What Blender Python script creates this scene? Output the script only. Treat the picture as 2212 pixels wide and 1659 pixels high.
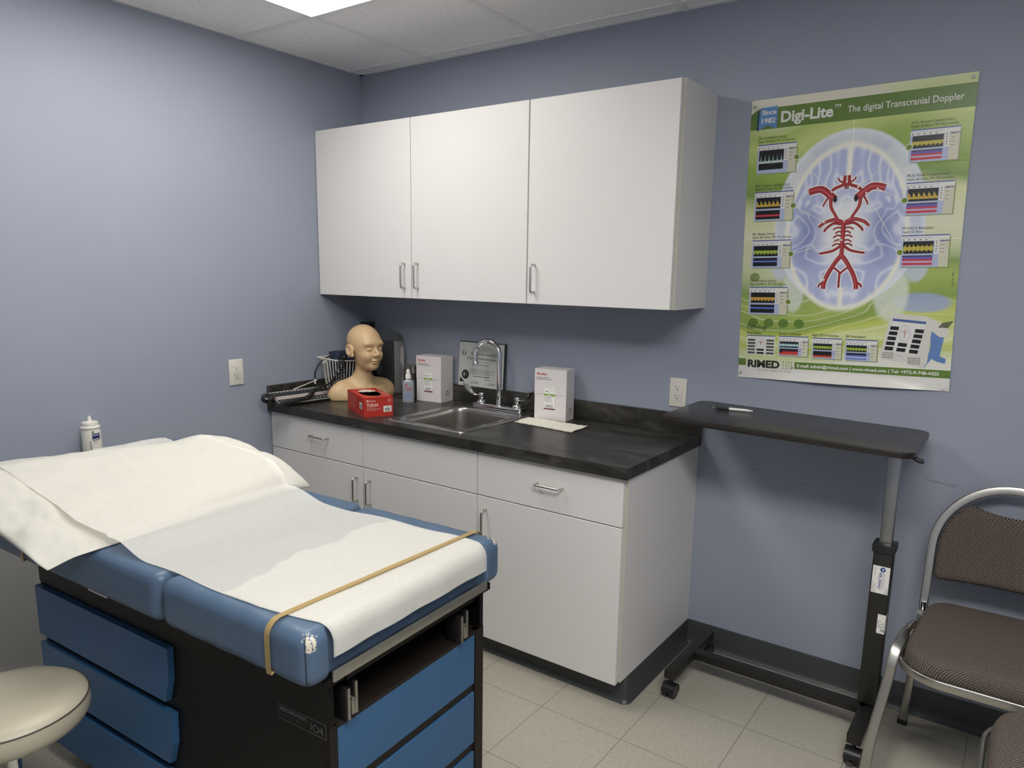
import bpy, bmesh, math, random
import numpy as np
from mathutils import Vector, Matrix, noise as mnoise
R = math.radians
random.seed(7)
scn = bpy.context.scene
COL = scn.collection
for o in list(bpy.data.objects):
    bpy.data.objects.remove(o)

# ---------------------------------------------------------------- camera
cam_d = bpy.data.cameras.new('camera')
cam = bpy.data.objects.new('camera', cam_d)
COL.objects.link(cam)
cam_d.sensor_width = 36.0
cam_d.lens = 36.0 * 1570.3831 / 2212.0
cam_d.shift_x = -16.5265 / 2212.0
cam_d.shift_y = 52.0260 / 2212.0
cam_d.clip_start = 0.05
_r, _u, _b = (0.8160254, 0.5777683, 0.0169246), (-0.1189609, 0.1392196, 0.9830901), (0.5656420, -0.8042399, 0.1823385)
cam.matrix_world = Matrix(((_r[0], _u[0], _b[0], 2.86459), (_r[1], _u[1], _b[1], -2.66532), (_r[2], _u[2], _b[2], 1.47532), (0, 0, 0, 1)))
scn.camera = cam

# ---------------------------------------------------------------- world, view
w = bpy.data.worlds.new('world'); scn.world = w
w.use_nodes = True
w.node_tree.nodes['Background'].inputs[0].default_value = (0.03, 0.035, 0.045, 1)
w.node_tree.nodes['Background'].inputs[1].default_value = 1.0
scn.view_settings.view_transform = 'Standard'
scn.view_settings.look = 'None'
scn.view_settings.gamma = 1.0
scn.view_settings.use_curve_mapping = False
scn.view_settings.exposure = 0.0
LIGHT_COL = (1.0, 0.970, 0.915)
LIGHT_A = 11.7      # lens panel above the exam table
LIGHT_B = 28.0      # lens panel nearer the chairs
ROOM_X = 3.62      # right wall
ROOM_Y = -3.45     # wall behind the camera
CEIL = 2.4228

# ---------------------------------------------------------------- materials
def nt(name):
    m = bpy.data.materials.new(name); m.use_nodes = True
    n = m.node_tree; b = n.nodes['Principled BSDF']
    return m, n, b
def srgb(r, g, b):
    f = lambda c: (c / 12.92 if c <= 0.04045 else ((c + 0.055) / 1.055) ** 2.4)
    return (f(r / 255), f(g / 255), f(b / 255))
def mat(name, col, rough=0.5, metal=0.0, spec=0.5, bump=None, var=None, coat=0.0, aniso=0.0, coord='Object'):
    """bump=(scale, strength, distance); var=(scale, amount) mixes the base colour with a darker tint by noise"""
    m, n, b = nt(name)
    b.inputs['Base Color'].default_value = (*col, 1)
    b.inputs['Roughness'].default_value = rough
    b.inputs['Metallic'].default_value = metal
    b.inputs['Specular IOR Level'].default_value = spec
    if coat: b.inputs['Coat Weight'].default_value = coat; b.inputs['Coat Roughness'].default_value = 0.15
    if bump or var: tc = n.nodes.new('ShaderNodeTexCoord')
    if bump:
        t = n.nodes.new('ShaderNodeTexNoise'); t.inputs['Scale'].default_value = bump[0]; t.inputs['Detail'].default_value = 4
        n.links.new(tc.outputs[coord], t.inputs['Vector'])
        bp = n.nodes.new('ShaderNodeBump'); bp.inputs['Strength'].default_value = bump[1]; bp.inputs['Distance'].default_value = bump[2]
        n.links.new(t.outputs['Fac'], bp.inputs['Height']); n.links.new(bp.outputs[0], b.inputs['Normal'])
    if var:
        t = n.nodes.new('ShaderNodeTexNoise'); t.inputs['Scale'].default_value = var[0]; t.inputs['Detail'].default_value = 5
        n.links.new(tc.outputs[coord], t.inputs['Vector'])
        mx = n.nodes.new('ShaderNodeMix'); mx.data_type = 'RGBA'
        mx.inputs[6].default_value = (*col, 1); mx.inputs[7].default_value = (*[c * (1 - var[1]) for c in col], 1)
        n.links.new(t.outputs['Fac'], mx.inputs[0]); n.links.new(mx.outputs[2], b.inputs['Base Color'])
    return m
def N(n, typ, **k):
    x = n.nodes.new(typ)
    for a, v in k.items():
        if a.startswith('i_'):
            x.inputs[a[2:].replace('_', ' ')].default_value = v
        else: setattr(x, a, v)
    return x
def ramp(n, stops, interp='LINEAR'):
    r = n.nodes.new('ShaderNodeValToRGB'); r.color_ramp.interpolation = interp
    e = r.color_ramp.elements
    while len(e) < len(stops): e.new(0.5)
    for x, (p, c) in zip(e, stops): x.position = p; x.color = (*c, 1)
    return r

# ---------------------------------------------------------------- object helpers
WM = {}                                   # world matrix of every thing we make (plain python, no depsgraph needed)
def thing(name, loc, label, cat, group=None, rz=0.0, kind=None):
    o = bpy.data.objects.new(name, None); COL.objects.link(o)
    o.empty_display_size = 0.05
    M = Matrix.Translation(Vector(loc)) @ Matrix.Rotation(rz, 4, 'Z')
    o.location = loc; o.rotation_euler = (0, 0, rz); WM[o.name] = M
    o['label'] = label; o['category'] = cat
    if group: o['group'] = group
    if kind: o['kind'] = kind
    return o
class MB:
    """collects shapes in world coordinates; build() links them as ONE mesh object"""
    def __init__(s, M=None): s.v = []; s.f = []; s.mi = []; s.uv = {}; s.M = M
    def add(s, vs, fs, mi=0):
        k = len(s.v)
        if s.M is not None: vs = [s.M @ Vector(p) for p in vs]
        s.v += [tuple(p) for p in vs]
        for i, f in enumerate(fs):
            s.f.append(tuple(k + a for a in f)); s.mi.append(mi if isinstance(mi, int) else mi[i])
        return s
    def from_bm(s, bm, mi=0, M=None):
        bm.verts.index_update()
        vs = [(M @ v.co) if M else v.co.copy() for v in bm.verts]
        s.add(vs, [[v.index for v in f.verts] for f in bm.faces], mi); bm.free(); return s
    def box(s, x0, x1, y0, y1, z0, z1, bev=0.0, mi=0, seg=2, M=None):
        bm = bmesh.new()
        bmesh.ops.create_cube(bm, size=1)
        for v in bm.verts:
            v.co = Vector((x0 + (v.co.x + .5) * (x1 - x0), y0 + (v.co.y + .5) * (y1 - y0), z0 + (v.co.z + .5) * (z1 - z0)))
        if bev > 0:
            bmesh.ops.bevel(bm, geom=list(bm.edges), offset=bev, segments=seg, profile=0.5, affect='EDGES')
        return s.from_bm(bm, mi, M)
    def prism(s, pts, z0, z1, mi=0, M=None, bev=0.0, seg=2):
        """polygon in xy, extruded in z"""
        bm = bmesh.new()
        vs = [bm.verts.new((p[0], p[1], z0)) for p in pts]
        f = bm.faces.new(vs)
        r = bmesh.ops.extrude_face_region(bm, geom=[f])
        for v in r['geom']:
            if isinstance(v, bmesh.types.BMVert): v.co.z = z1
        bmesh.ops.recalc_face_normals(bm, faces=bm.faces)
        if bev > 0:
            ed = [e for e in bm.edges if abs(e.verts[0].co.z - e.verts[1].co.z) < 1e-7]
            bmesh.ops.bevel(bm, geom=ed, offset=bev, segments=seg, profile=0.5, affect='EDGES')
        return s.from_bm(bm, mi, M)
    def cyl(s, a, b, r0, r1=None, n=24, mi=0, cap=True):
        a = Vector(a); b = Vector(b); r1 = r0 if r1 is None else r1
        d = (b - a).normalized(); x = d.orthogonal().normalized(); y = d.cross(x)
        vs = []
        for p, r in ((a, r0), (b, r1)):
            for i in range(n):
                t = 2 * math.pi * i / n; vs.append(p + x * (r * math.cos(t)) + y * (r * math.sin(t)))
        fs = [(i, (i + 1) % n, n + (i + 1) % n, n + i) for i in range(n)]
        if cap: fs += [tuple(range(n - 1, -1, -1)), tuple(range(n, 2 * n))]
        return s.add(vs, fs, mi)
    def lathe(s, prof, c=(0, 0, 0), n=32, mi=0, M=None, cap=True):
        """prof: list of (r, z)"""
        vs = []; fs = []
        for r, z in prof:
            for i in range(n):
                t = 2 * math.pi * i / n
                p = Vector((r * math.cos(t), r * math.sin(t), z))
                p = (M @ p) if M else p
                vs.append(p + Vector(c))
        for k in range(len(prof) - 1):
            for i in range(n):
                j = (i + 1) % n
                fs.append((k * n + i, k * n + j, (k + 1) * n + j, (k + 1) * n + i))
        if cap:
            fs.append(tuple(range(n - 1, -1, -1))); m = (len(prof) - 1) * n; fs.append(tuple(range(m, m + n)))
        return s.add(vs, fs, mi)
    def tube(s, pts, r, n=10, mi=0, closed=False, cap=True, flat=None, up=None):
        """sweep along pts; r number or list; flat=(rx, ry) gives an elliptic section oriented by up"""
        P = [Vector(p) for p in pts]; m = len(P); vs = []; fs = []
        rr = r if isinstance(r, (list, tuple)) else [r] * m
        prev = None
        for i in range(m):
            if closed: d = P[(i + 1) % m] - P[i - 1]
            else: d = P[min(i + 1, m - 1)] - P[max(i - 1, 0)]
            if d.length < 1e-9: d = Vector((0, 0, 1))
            d.normalize()
            if up is not None:
                x = Vector(up).cross(d)
                if x.length < 1e-4: x = d.orthogonal()
                x.normalize()
            elif prev is None: x = d.orthogonal().normalized()
            else:
                x = prev - d * prev.dot(d)
                x = x.normalized() if x.length > 1e-6 else d.orthogonal().normalized()
            prev = x; y = d.cross(x)
            a, b = (flat if flat else (1, 1))
            for k in range(n):
                t = 2 * math.pi * k / n
                ct, st = math.cos(t), math.sin(t)
                if flat:   # rounded rectangle section
                    ct = math.copysign(abs(ct) ** 0.38, ct); st = math.copysign(abs(st) ** 0.38, st)
                vs.append(P[i] + x * (rr[i] * a * ct) + y * (rr[i] * b * st))
        for i in range(m if closed else m - 1):
            j = (i + 1) % m
            for k in range(n):
                l = (k + 1) % n
                fs.append((i * n + k, i * n + l, j * n + l, j * n + k))
        if cap and not closed:
            fs.append(tuple(range(n - 1, -1, -1))); q = (m - 1) * n; fs.append(tuple(range(q, q + n)))
        return s.add(vs, fs, mi)
    def grid(s, fn, nu, nv, mi=0, thick=0.0):
        """surface fn(a, b) for a, b in 0..1"""
        vs = [fn(i / nu, j / nv) for i in range(nu + 1) for j in range(nv + 1)]
        fs = [(i * (nv + 1) + j, (i + 1) * (nv + 1) + j, (i + 1) * (nv + 1) + j + 1, i * (nv + 1) + j + 1) for i in range(nu) for j in range(nv)]
        return s.add(vs, fs, mi)
    def quad(s, a, b, c, d, mi=0): return s.add([a, b, c, d], [(0, 1, 2, 3)], mi)
    def arrays(s, V, F, mi=0): return s.add([tuple(p) for p in V], [tuple(f) for f in F], mi)
    def text(s, txt, P, size, mi=0, align='LEFT', bold=0.0, shear=0.0, width=None, spacing=1.0):
        """letters in a plane; P maps (x, y) to 3-D. width squeezes the line to that width"""
        vs, fs = text_mesh(txt, bold, shear, spacing)
        if not vs: return s
        xs = [p[0] for p in vs]; x0, x1 = min(xs), max(xs)
        sx = sy = size
        if width: sx = width / max(1e-6, (x1 - x0))
        off = {'LEFT': -x0, 'CENTER': -(x0 + x1) / 2, 'RIGHT': -x1}[align]
        return s.add([P((x + off) * sx, y * sy) for x, y in vs], fs, mi)
    def build(s, name, mats, parent=None, smooth=40, label=None, cat=None, group=None, kind=None, recalc=False, origin=None):
        me = bpy.data.meshes.new(name)
        V = s.v
        Mi = None
        if parent is not None: Mi = WM[parent.name].inverted()
        elif origin is not None: Mi = Matrix.Translation(-Vector(origin))
        if Mi is not None: V = [tuple(Mi @ Vector(p)) for p in V]
        me.from_pydata(V, [], s.f)
        if not isinstance(mats, (list, tuple)): mats = [mats]
        for m in mats: me.materials.append(m)
        me.polygons.foreach_set('material_index', s.mi)
        if recalc:
            bm = bmesh.new(); bm.from_mesh(me); bmesh.ops.recalc_face_normals(bm, faces=bm.faces); bm.to_mesh(me); bm.free()
        me.update()
        if smooth:
            me.polygons.foreach_set('use_smooth', [True] * len(me.polygons))
            if smooth < 180: me.set_sharp_from_angle(angle=R(smooth))
        o = bpy.data.objects.new(name, me); COL.objects.link(o)
        if parent is not None:
            o.parent = parent; WM[o.name] = WM[parent.name].copy()
        elif origin is not None:
            o.location = origin; WM[o.name] = Matrix.Translation(Vector(origin))
        else: WM[o.name] = Matrix.Identity(4)
        if label: o['label'] = label
        if cat: o['category'] = cat
        if group: o['group'] = group
        if kind: o['kind'] = kind
        return o
_tcache = {}
def text_mesh(txt, bold=0.0, shear=0.0, spacing=1.0):
    key = (txt, bold, shear, spacing)
    if key in _tcache: return _tcache[key]
    cu = bpy.data.curves.new('t', 'FONT'); cu.body = txt; cu.size = 1.0; cu.resolution_u = 3
    cu.offset = bold; cu.shear = shear; cu.space_character = spacing; cu.fill_mode = 'FRONT' if hasattr(cu, 'fill_mode') else 'BOTH'
    ob = bpy.data.objects.new('t', cu)
    me = ob.to_mesh()
    vs = [(v.co.x, v.co.y) for v in me.vertices]; fs = [tuple(p.vertices) for p in me.polygons]
    ob.to_mesh_clear(); bpy.data.objects.remove(ob); bpy.data.curves.remove(cu)
    _tcache[key] = (vs, fs)
    return vs, fs
def rrect(x0, x1, y0, y1, r, n=6):
    pts = []
    for cx, cy, a0 in ((x1 - r, y0 + r, -90), (x1 - r, y1 - r, 0), (x0 + r, y1 - r, 90), (x0 + r, y0 + r, 180)):
        for i in range(n + 1):
            a = R(a0 + 90 * i / n); pts.append((cx + r * math.cos(a), cy + r * math.sin(a)))
    return pts
def fillet(pts, r, n=6):
    """round the inner corners of a polyline"""
    P = [Vector(p) for p in pts]; out = [P[0]]
    for i in range(1, len(P) - 1):
        a = (P[i - 1] - P[i]); b = (P[i + 1] - P[i])
        d = min(r, a.length * .49, b.length * .49)
        p0 = P[i] + a.normalized() * d; p1 = P[i] + b.normalized() * d
        for k in range(n + 1):
            t = k / n; out.append(p0 * (1 - t) ** 2 + P[i] * (2 * t * (1 - t)) + p1 * t ** 2)
    out.append(P[-1]); return out
def catmull(pts, n=8, closed=False):
    P = [Vector(p) for p in pts]; out = []
    m = len(P)
    for i in range(m if closed else m - 1):
        g = (lambda k: P[k % m]) if closed else (lambda k: P[max(0, min(m - 1, k))])
        p0, p1, p2, p3 = g(i - 1), g(i), g(i + 1), g(i + 2)
        for k in range(n):
            t = k / n
            out.append(0.5 * ((2 * p1) + (p2 - p0) * t + (2 * p0 - 5 * p1 + 4 * p2 - p3) * t * t + (3 * p1 - p0 - 3 * p2 + p3) * t ** 3))
    if not closed: out.append(P[-1])
    return out

# surface nets on a numpy distance field -------------------------------------
def surface_nets(fn, lo, hi, h):
    lo = np.array(lo, float); n = np.ceil((np.array(hi) - lo) / h).astype(int) + 1
    ax = [lo[i] + h * np.arange(n[i]) for i in range(3)]
    X, Y, Z = np.meshgrid(*ax, indexing='ij')
    D = fn(X, Y, Z).astype(np.float32)
    S = D < 0
    c = np.zeros(tuple(n - 1), int)
    for dx in (0, 1):
        for dy in (0, 1):
            for dz in (0, 1):
                c += S[dx:n[0] - 1 + dx, dy:n[1] - 1 + dy, dz:n[2] - 1 + dz]
    act = (c > 0) & (c < 8)
    idx = -np.ones(act.shape, int); I = np.argwhere(act); idx[act] = np.arange(len(I))
    acc = np.zeros((len(I), 3)); cnt = np.zeros(len(I))
    cor = [(0, 0, 0), (1, 0, 0), (0, 1, 0), (1, 1, 0), (0, 0, 1), (1, 0, 1), (0, 1, 1), (1, 1, 1)]
    for a in range(8):
        for b in range(a + 1, 8):
            d = np.array(cor[b]) - np.array(cor[a])
            if np.abs(d).sum() != 1: continue
            A = I + cor[a]; B = I + cor[b]
            da = D[A[:, 0], A[:, 1], A[:, 2]]; db = D[B[:, 0], B[:, 1], B[:, 2]]
            m = (da < 0) != (db < 0)
            t = np.where(m, da / np.where(m, da - db, 1), 0)
            acc[m] += (np.array(cor[a]) + t[:, None] * d)[m]; cnt[m] += 1
    V = lo + h * (I + acc / cnt[:, None])
    F = []
    for axn in range(3):
        o1, o2 = [(1, 2), (2, 0), (0, 1)][axn]
        sl0 = [slice(1, -1)] * 3; sl1 = [slice(1, -1)] * 3
        sl0[axn] = slice(0, n[axn] - 1); sl1[axn] = slice(1, n[axn])
        for q in (o1, o2): sl0[q] = slice(1, n[q] - 1); sl1[q] = slice(1, n[q] - 1)
        s0 = S[tuple(sl0)]; s1 = S[tuple(sl1)]
        E = np.argwhere(s0 != s1)
        if len(E) == 0: continue
        flip = s0[E[:, 0], E[:, 1], E[:, 2]]
        base = E.copy(); base[:, o1] += 1; base[:, o2] += 1
        def g(d1, d2):
            q = base.copy(); q[:, o1] -= d1; q[:, o2] -= d2
            return idx[q[:, 0], q[:, 1], q[:, 2]]
        a, b, c2, d = g(1, 1), g(0, 1), g(0, 0), g(1, 0)
        Q = np.stack([a, b, c2, d], 1); Q[~flip] = Q[~flip][:, ::-1]
        F.append(Q)
    return V, np.concatenate(F)
def smin(a, b, k):
    h = np.clip(0.5 + 0.5 * (b - a) / k, 0, 1)
    return b * (1 - h) + a * h - k * h * (1 - h)
def smax(a, b, k): return -smin(-a, -b, k)
def s_ell(X, Y, Z, c, r):
    a, b, d = (X - c[0]) / r[0], (Y - c[1]) / r[1], (Z - c[2]) / r[2]
    k0 = np.sqrt(a * a + b * b + d * d) + 1e-9
    k1 = np.sqrt((a / r[0]) ** 2 + (b / r[1]) ** 2 + (d / r[2]) ** 2) + 1e-9
    return k0 * (k0 - 1) / k1
def s_cap(X, Y, Z, a, b, r0, r1=None):
    r1 = r0 if r1 is None else r1
    a = np.array(a); b = np.array(b); d = b - a; L = (d * d).sum()
    t = np.clip(((X - a[0]) * d[0] + (Y - a[1]) * d[1] + (Z - a[2]) * d[2]) / L, 0, 1)
    return np.sqrt((X - a[0] - t * d[0]) ** 2 + (Y - a[1] - t * d[1]) ** 2 + (Z - a[2] - t * d[2]) ** 2) - (r0 + (r1 - r0) * t)
def s_box(X, Y, Z, c, h, r):
    qx, qy, qz = np.abs(X - c[0]) - h[0] + r, np.abs(Y - c[1]) - h[1] + r, np.abs(Z - c[2]) - h[2] + r
    return np.sqrt(np.maximum(qx, 0) ** 2 + np.maximum(qy, 0) ** 2 + np.maximum(qz, 0) ** 2) + np.minimum(np.maximum(qx, np.maximum(qy, qz)), 0) - r

# ================================================================ MATERIALS
def wall_paint():
    m, n, b = nt('blue_wall_paint')
    b.inputs['Roughness'].default_value = 0.55; b.inputs['Specular IOR Level'].default_value = 0.35
    tc = N(n, 'ShaderNodeTexCoord')
    t = N(n, 'ShaderNodeTexNoise', i_Scale=2.2, i_Detail=3.0)
    n.links.new(tc.outputs['Object'], t.inputs['Vector'])
    r = ramp(n, [(0.35, (0.286, 0.314, 0.383)), (0.65, (0.298, 0.326, 0.397))])
    n.links.new(t.outputs['Fac'], r.inputs[0]); n.links.new(r.outputs[0], b.inputs['Base Color'])
    t2 = N(n, 'ShaderNodeTexNoise', i_Scale=260.0, i_Detail=2.0)
    n.links.new(tc.outputs['Object'], t2.inputs['Vector'])
    bp = N(n, 'ShaderNodeBump', i_Strength=0.12, i_Distance=0.001)
    n.links.new(t2.outputs['Fac'], bp.inputs['Height']); n.links.new(bp.outputs[0], b.inputs['Normal'])
    return m
M_WALL = wall_paint()
def floor_mat():
    m, n, b = nt('speckled_floor_tile')
    b.inputs['Roughness'].default_value = 0.38; b.inputs['Specular IOR Level'].default_value = 0.45
    T = 0.3048
    geo = N(n, 'ShaderNodeNewGeometry')
    off = N(n, 'ShaderNodeVectorMath', operation='SUBTRACT'); off.inputs[1].default_value = (1.6242, -0.7378, 0)
    n.links.new(geo.outputs['Position'], off.inputs[0])
    div = N(n, 'ShaderNodeVectorMath', operation='SCALE'); div.inputs['Scale'].default_value = 1 / T
    n.links.new(off.outputs[0], div.inputs[0])
    fl = N(n, 'ShaderNodeVectorMath', operation='FLOOR'); n.links.new(div.outputs[0], fl.inputs[0])
    wn = N(n, 'ShaderNodeTexWhiteNoise', noise_dimensions='2D'); n.links.new(fl.outputs[0], wn.inputs['Vector'])
    fr = N(n, 'ShaderNodeVectorMath', operation='FRACTION'); n.links.new(div.outputs[0], fr.inputs[0])
    sp = N(n, 'ShaderNodeSeparateXYZ'); n.links.new(fr.outputs[0], sp.inputs[0])
    def edge(sock):
        a = N(n, 'ShaderNodeMath', operation='SUBTRACT'); n.links.new(sock, a.inputs[0]); a.inputs[1].default_value = 0.5
        c = N(n, 'ShaderNodeMath', operation='ABSOLUTE'); n.links.new(a.outputs[0], c.inputs[0]); return c
    mx = N(n, 'ShaderNodeMath', operation='MAXIMUM')
    n.links.new(edge(sp.outputs[0]).outputs[0], mx.inputs[0]); n.links.new(edge(sp.outputs[1]).outputs[0], mx.inputs[1])
    ln = N(n, 'ShaderNodeMath', operation='GREATER_THAN'); n.links.new(mx.outputs[0], ln.inputs[0]); ln.inputs[1].default_value = 0.4962
    # flecks, grain turned by tile
    rot = N(n, 'ShaderNodeVectorRotate', rotation_type='Z_AXIS')
    par = N(n, 'ShaderNodeMath', operation='MULTIPLY'); n.links.new(wn.outputs['Value'], par.inputs[0]); par.inputs[1].default_value = 0.8
    n.links.new(off.outputs[0], rot.inputs['Vector']); n.links.new(par.outputs[0], rot.inputs['Angle'])
    mp = N(n, 'ShaderNodeMapping'); mp.inputs['Scale'].default_value = (0.55, 1.5, 1)
    n.links.new(rot.outputs[0], mp.inputs['Vector'])
    def vor(scale):
        v = N(n, 'ShaderNodeTexVoronoi', i_Scale=scale); n.links.new(mp.outputs[0], v.inputs['Vector']); return v
    def noi(scale, det=3.0):
        v = N(n, 'ShaderNodeTexNoise', i_Scale=scale, i_Detail=det); n.links.new(mp.outputs[0], v.inputs['Vector']); return v
    base = ramp(n, [(0.34, (0.365, 0.342, 0.282)), (0.66, (0.415, 0.390, 0.325))])
    n.links.new(noi(95).outputs['Fac'], base.inputs[0])
    dk = ramp(n, [(0.655, (0, 0, 0)), (0.70, (1, 1, 1))]); n.links.new(noi(230, 1.0).outputs['Fac'], dk.inputs[0])
    lt = ramp(n, [(0.67, (0, 0, 0)), (0.71, (1, 1, 1))])
    l2 = noi(185, 1.0); mp2 = N(n, 'ShaderNodeMapping'); mp2.inputs['Location'].default_value = (3.1, 7.7, 0); n.links.new(mp.outputs[0], mp2.inputs['Vector']); n.links.new(mp2.outputs[0], l2.inputs['Vector'])
    n.links.new(l2.outputs['Fac'], lt.inputs[0])
    def mix(f, a, bcol):
        x = N(n, 'ShaderNodeMix', data_type='RGBA'); n.links.new(f, x.inputs[0]); n.links.new(a, x.inputs[6]); x.inputs[7].default_value = (*bcol, 1); return x.outputs[2]
    sc = lambda s, k: (lambda q: (n.links.new(s, q.inputs[0]), setattr(q.inputs[1], 'default_value', k), q.outputs[0])[2])(N(n, 'ShaderNodeMath', operation='MULTIPLY'))
    c = mix(sc(dk.outputs[0], 0.55), base.outputs[0], (0.17, 0.15, 0.12))
    c = mix(sc(lt.outputs[0], 0.55), c, (0.62, 0.59, 0.52))
    c = mix(sc(ln.outputs[0], 0.75), c, (0.09, 0.08, 0.065))
    n.links.new(c, b.inputs['Base Color'])
    t2 = noi(9, 3.0)
    rr = ramp(n, [(0.3, (0.30,) * 3), (0.7, (0.48,) * 3)]); n.links.new(t2.outputs['Fac'], rr.inputs[0]); n.links.new(rr.outputs[0], b.inputs['Roughness'])
    return m
M_FLOOR = floor_mat()
def ceiling_mat():
    m, n, b = nt('fissured_ceiling_board')
    b.inputs['Roughness'].default_value = 0.9
    geo = N(n, 'ShaderNodeNewGeometry')
    mp = N(n, 'ShaderNodeMapping'); mp.inputs['Scale'].default_value = (1.0, 1.9, 1)
    n.links.new(geo.outputs['Position'], mp.inputs['Vector'])
    t = N(n, 'ShaderNodeTexNoise', i_Scale=85.0, i_Detail=2.5); n.links.new(mp.outputs[0], t.inputs['Vector'])
    r = ramp(n, [(0.28, (0.36, 0.35, 0.33)), (0.37, (0.90, 0.89, 0.885))]); n.links.new(t.outputs['Fac'], r.inputs[0])
    n.links.new(r.outputs[0], b.inputs['Base Color'])
    bp = N(n, 'ShaderNodeBump', i_Strength=0.5, i_Distance=0.002); n.links.new(r.outputs[0], bp.inputs['Height']); n.links.new(bp.outputs[0], b.inputs['Normal'])
    return m
M_CEIL = ceiling_mat()
M_TBAR = mat('white_grid_bar', (0.82, 0.81, 0.80), 0.5)
M_COVE = mat('charcoal_rubber_base', (0.045, 0.050, 0.052), 0.45, bump=(90, 0.05, 0.001))
M_LAM = mat('white_laminate', (0.690, 0.672, 0.655), 0.42, spec=0.4, bump=(500, 0.05, 0.0005))
M_EDGE = mat('beige_edge_band', (0.50, 0.49, 0.42), 0.5)
M_STEELP = mat('brushed_nickel', (0.55, 0.53, 0.49), 0.28, metal=1.0)
def counter_mat():
    m, n, b = nt('dark_slate_laminate')
    b.inputs['Roughness'].default_value = 0.34; b.inputs['Specular IOR Level'].default_value = 0.5
    geo = N(n, 'ShaderNodeNewGeometry')
    mp = N(n, 'ShaderNodeMapping'); mp.inputs['Scale'].default_value = (1.0, 3.2, 2.2)
    n.links.new(geo.outputs['Position'], mp.inputs['Vector'])
    t = N(n, 'ShaderNodeTexNoise', i_Scale=5.0, i_Detail=9.0, i_Roughness=0.68, i_Distortion=0.6); n.links.new(mp.outputs[0], t.inputs['Vector'])
    r = ramp(n, [(0.30, (0.012, 0.0115, 0.010)), (0.50, (0.028, 0.026, 0.022)), (0.68, (0.075, 0.070, 0.059))]); n.links.new(t.outputs['Fac'], r.inputs[0])
    t3 = N(n, 'ShaderNodeTexNoise', i_Scale=9.0, i_Detail=8.0, i_Roughness=0.75, i_Distortion=1.2); n.links.new(mp.outputs[0], t3.inputs['Vector'])
    r3 = ramp(n, [(0.59, (0, 0, 0)), (0.78, (1, 1, 1))]); n.links.new(t3.outputs['Fac'], r3.inputs[0])
    x = N(n, 'ShaderNodeMix', data_type='RGBA'); n.links.new(r3.outputs[0], x.inputs[0]); n.links.new(r.outputs[0], x.inputs[6]); x.inputs[7].default_value = (0.17, 0.165, 0.15, 1)
    n.links.new(x.outputs[2], b.inputs['Base Color'])
    return m
M_CTR = counter_mat()
M_CHROME = mat('chrome', (0.78, 0.78, 0.79), 0.07, metal=1.0)
M_CHROME2 = mat('satin_steel_tube', (0.47, 0.455, 0.42), 0.33, metal=1.0)
def sink_mat():
    m, n, b = nt('brushed_sink_steel')
    b.inputs['Metallic'].default_value = 1.0; b.inputs['Roughness'].default_value = 0.27
    b.inputs['Base Color'].default_value = (0.47, 0.455, 0.42, 1)
    tc = N(n, 'ShaderNodeTexCoord'); mp = N(n, 'ShaderNodeMapping'); mp.inputs['Scale'].default_value = (400, 6, 6)
    n.links.new(tc.outputs['Object'], mp.inputs['Vector'])
    t = N(n, 'ShaderNodeTexNoise', i_Scale=1.0, i_Detail=2.0); n.links.new(mp.outputs[0], t.inputs['Vector'])
    bp = N(n, 'ShaderNodeBump', i_Strength=0.08, i_Distance=0.0006); n.links.new(t.outputs['Fac'], bp.inputs['Height']); n.links.new(bp.outputs[0], b.inputs['Normal'])
    return m
M_SINK = sink_mat()
M_BLACKP = mat('black_plastic', (0.012, 0.012, 0.013), 0.35)
M_BLACKM = mat('black_powder_coat', (0.014, 0.013, 0.011), 0.42, bump=(700, 0.25, 0.0006))
M_WHITEP = mat('white_plastic', (0.74, 0.73, 0.70), 0.35)
M_IVORY = mat('ivory_plastic', (0.66, 0.64, 0.57), 0.35)
M_INK = mat('black_ink', (0.012, 0.012, 0.012), 0.6)
M_GREYINK = mat('grey_ink', (0.16, 0.16, 0.15), 0.6)
M_HOLE = mat('dark_slot', (0.01, 0.009, 0.008), 0.8)
M_CARD = mat('white_card', (0.70, 0.66, 0.655), 0.6, spec=0.3)
M_PAPERW = mat('white_label', (0.80, 0.79, 0.75), 0.55)

# ================================================================ ROOM
def struct(name, mb, m, parent=None, smooth=0):
    o = mb.build(name, m, parent, smooth=smooth)
    if parent is None: o['kind'] = 'structure'
    return o
TH = 0.12
struct('floor', MB().box(-TH, ROOM_X + TH, ROOM_Y - TH, TH, -0.10, 0), M_FLOOR)
ce = struct('ceiling', MB().box(-TH, ROOM_X + TH, ROOM_Y - TH, TH, CEIL, CEIL + 0.08), M_CEIL)
struct('wall_back', MB().box(-TH, ROOM_X + TH, 0, TH, 0, CEIL), M_WALL)
struct('wall_left', MB().box(-TH, 0, ROOM_Y - TH, 0, 0, CEIL), M_WALL)
struct('wall_right', MB().box(ROOM_X, ROOM_X + TH, ROOM_Y - TH, 0, 0, CEIL), M_WALL)
struct('wall_front', MB().box(0, ROOM_X, ROOM_Y - TH, ROOM_Y, 0, CEIL), M_WALL)
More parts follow.
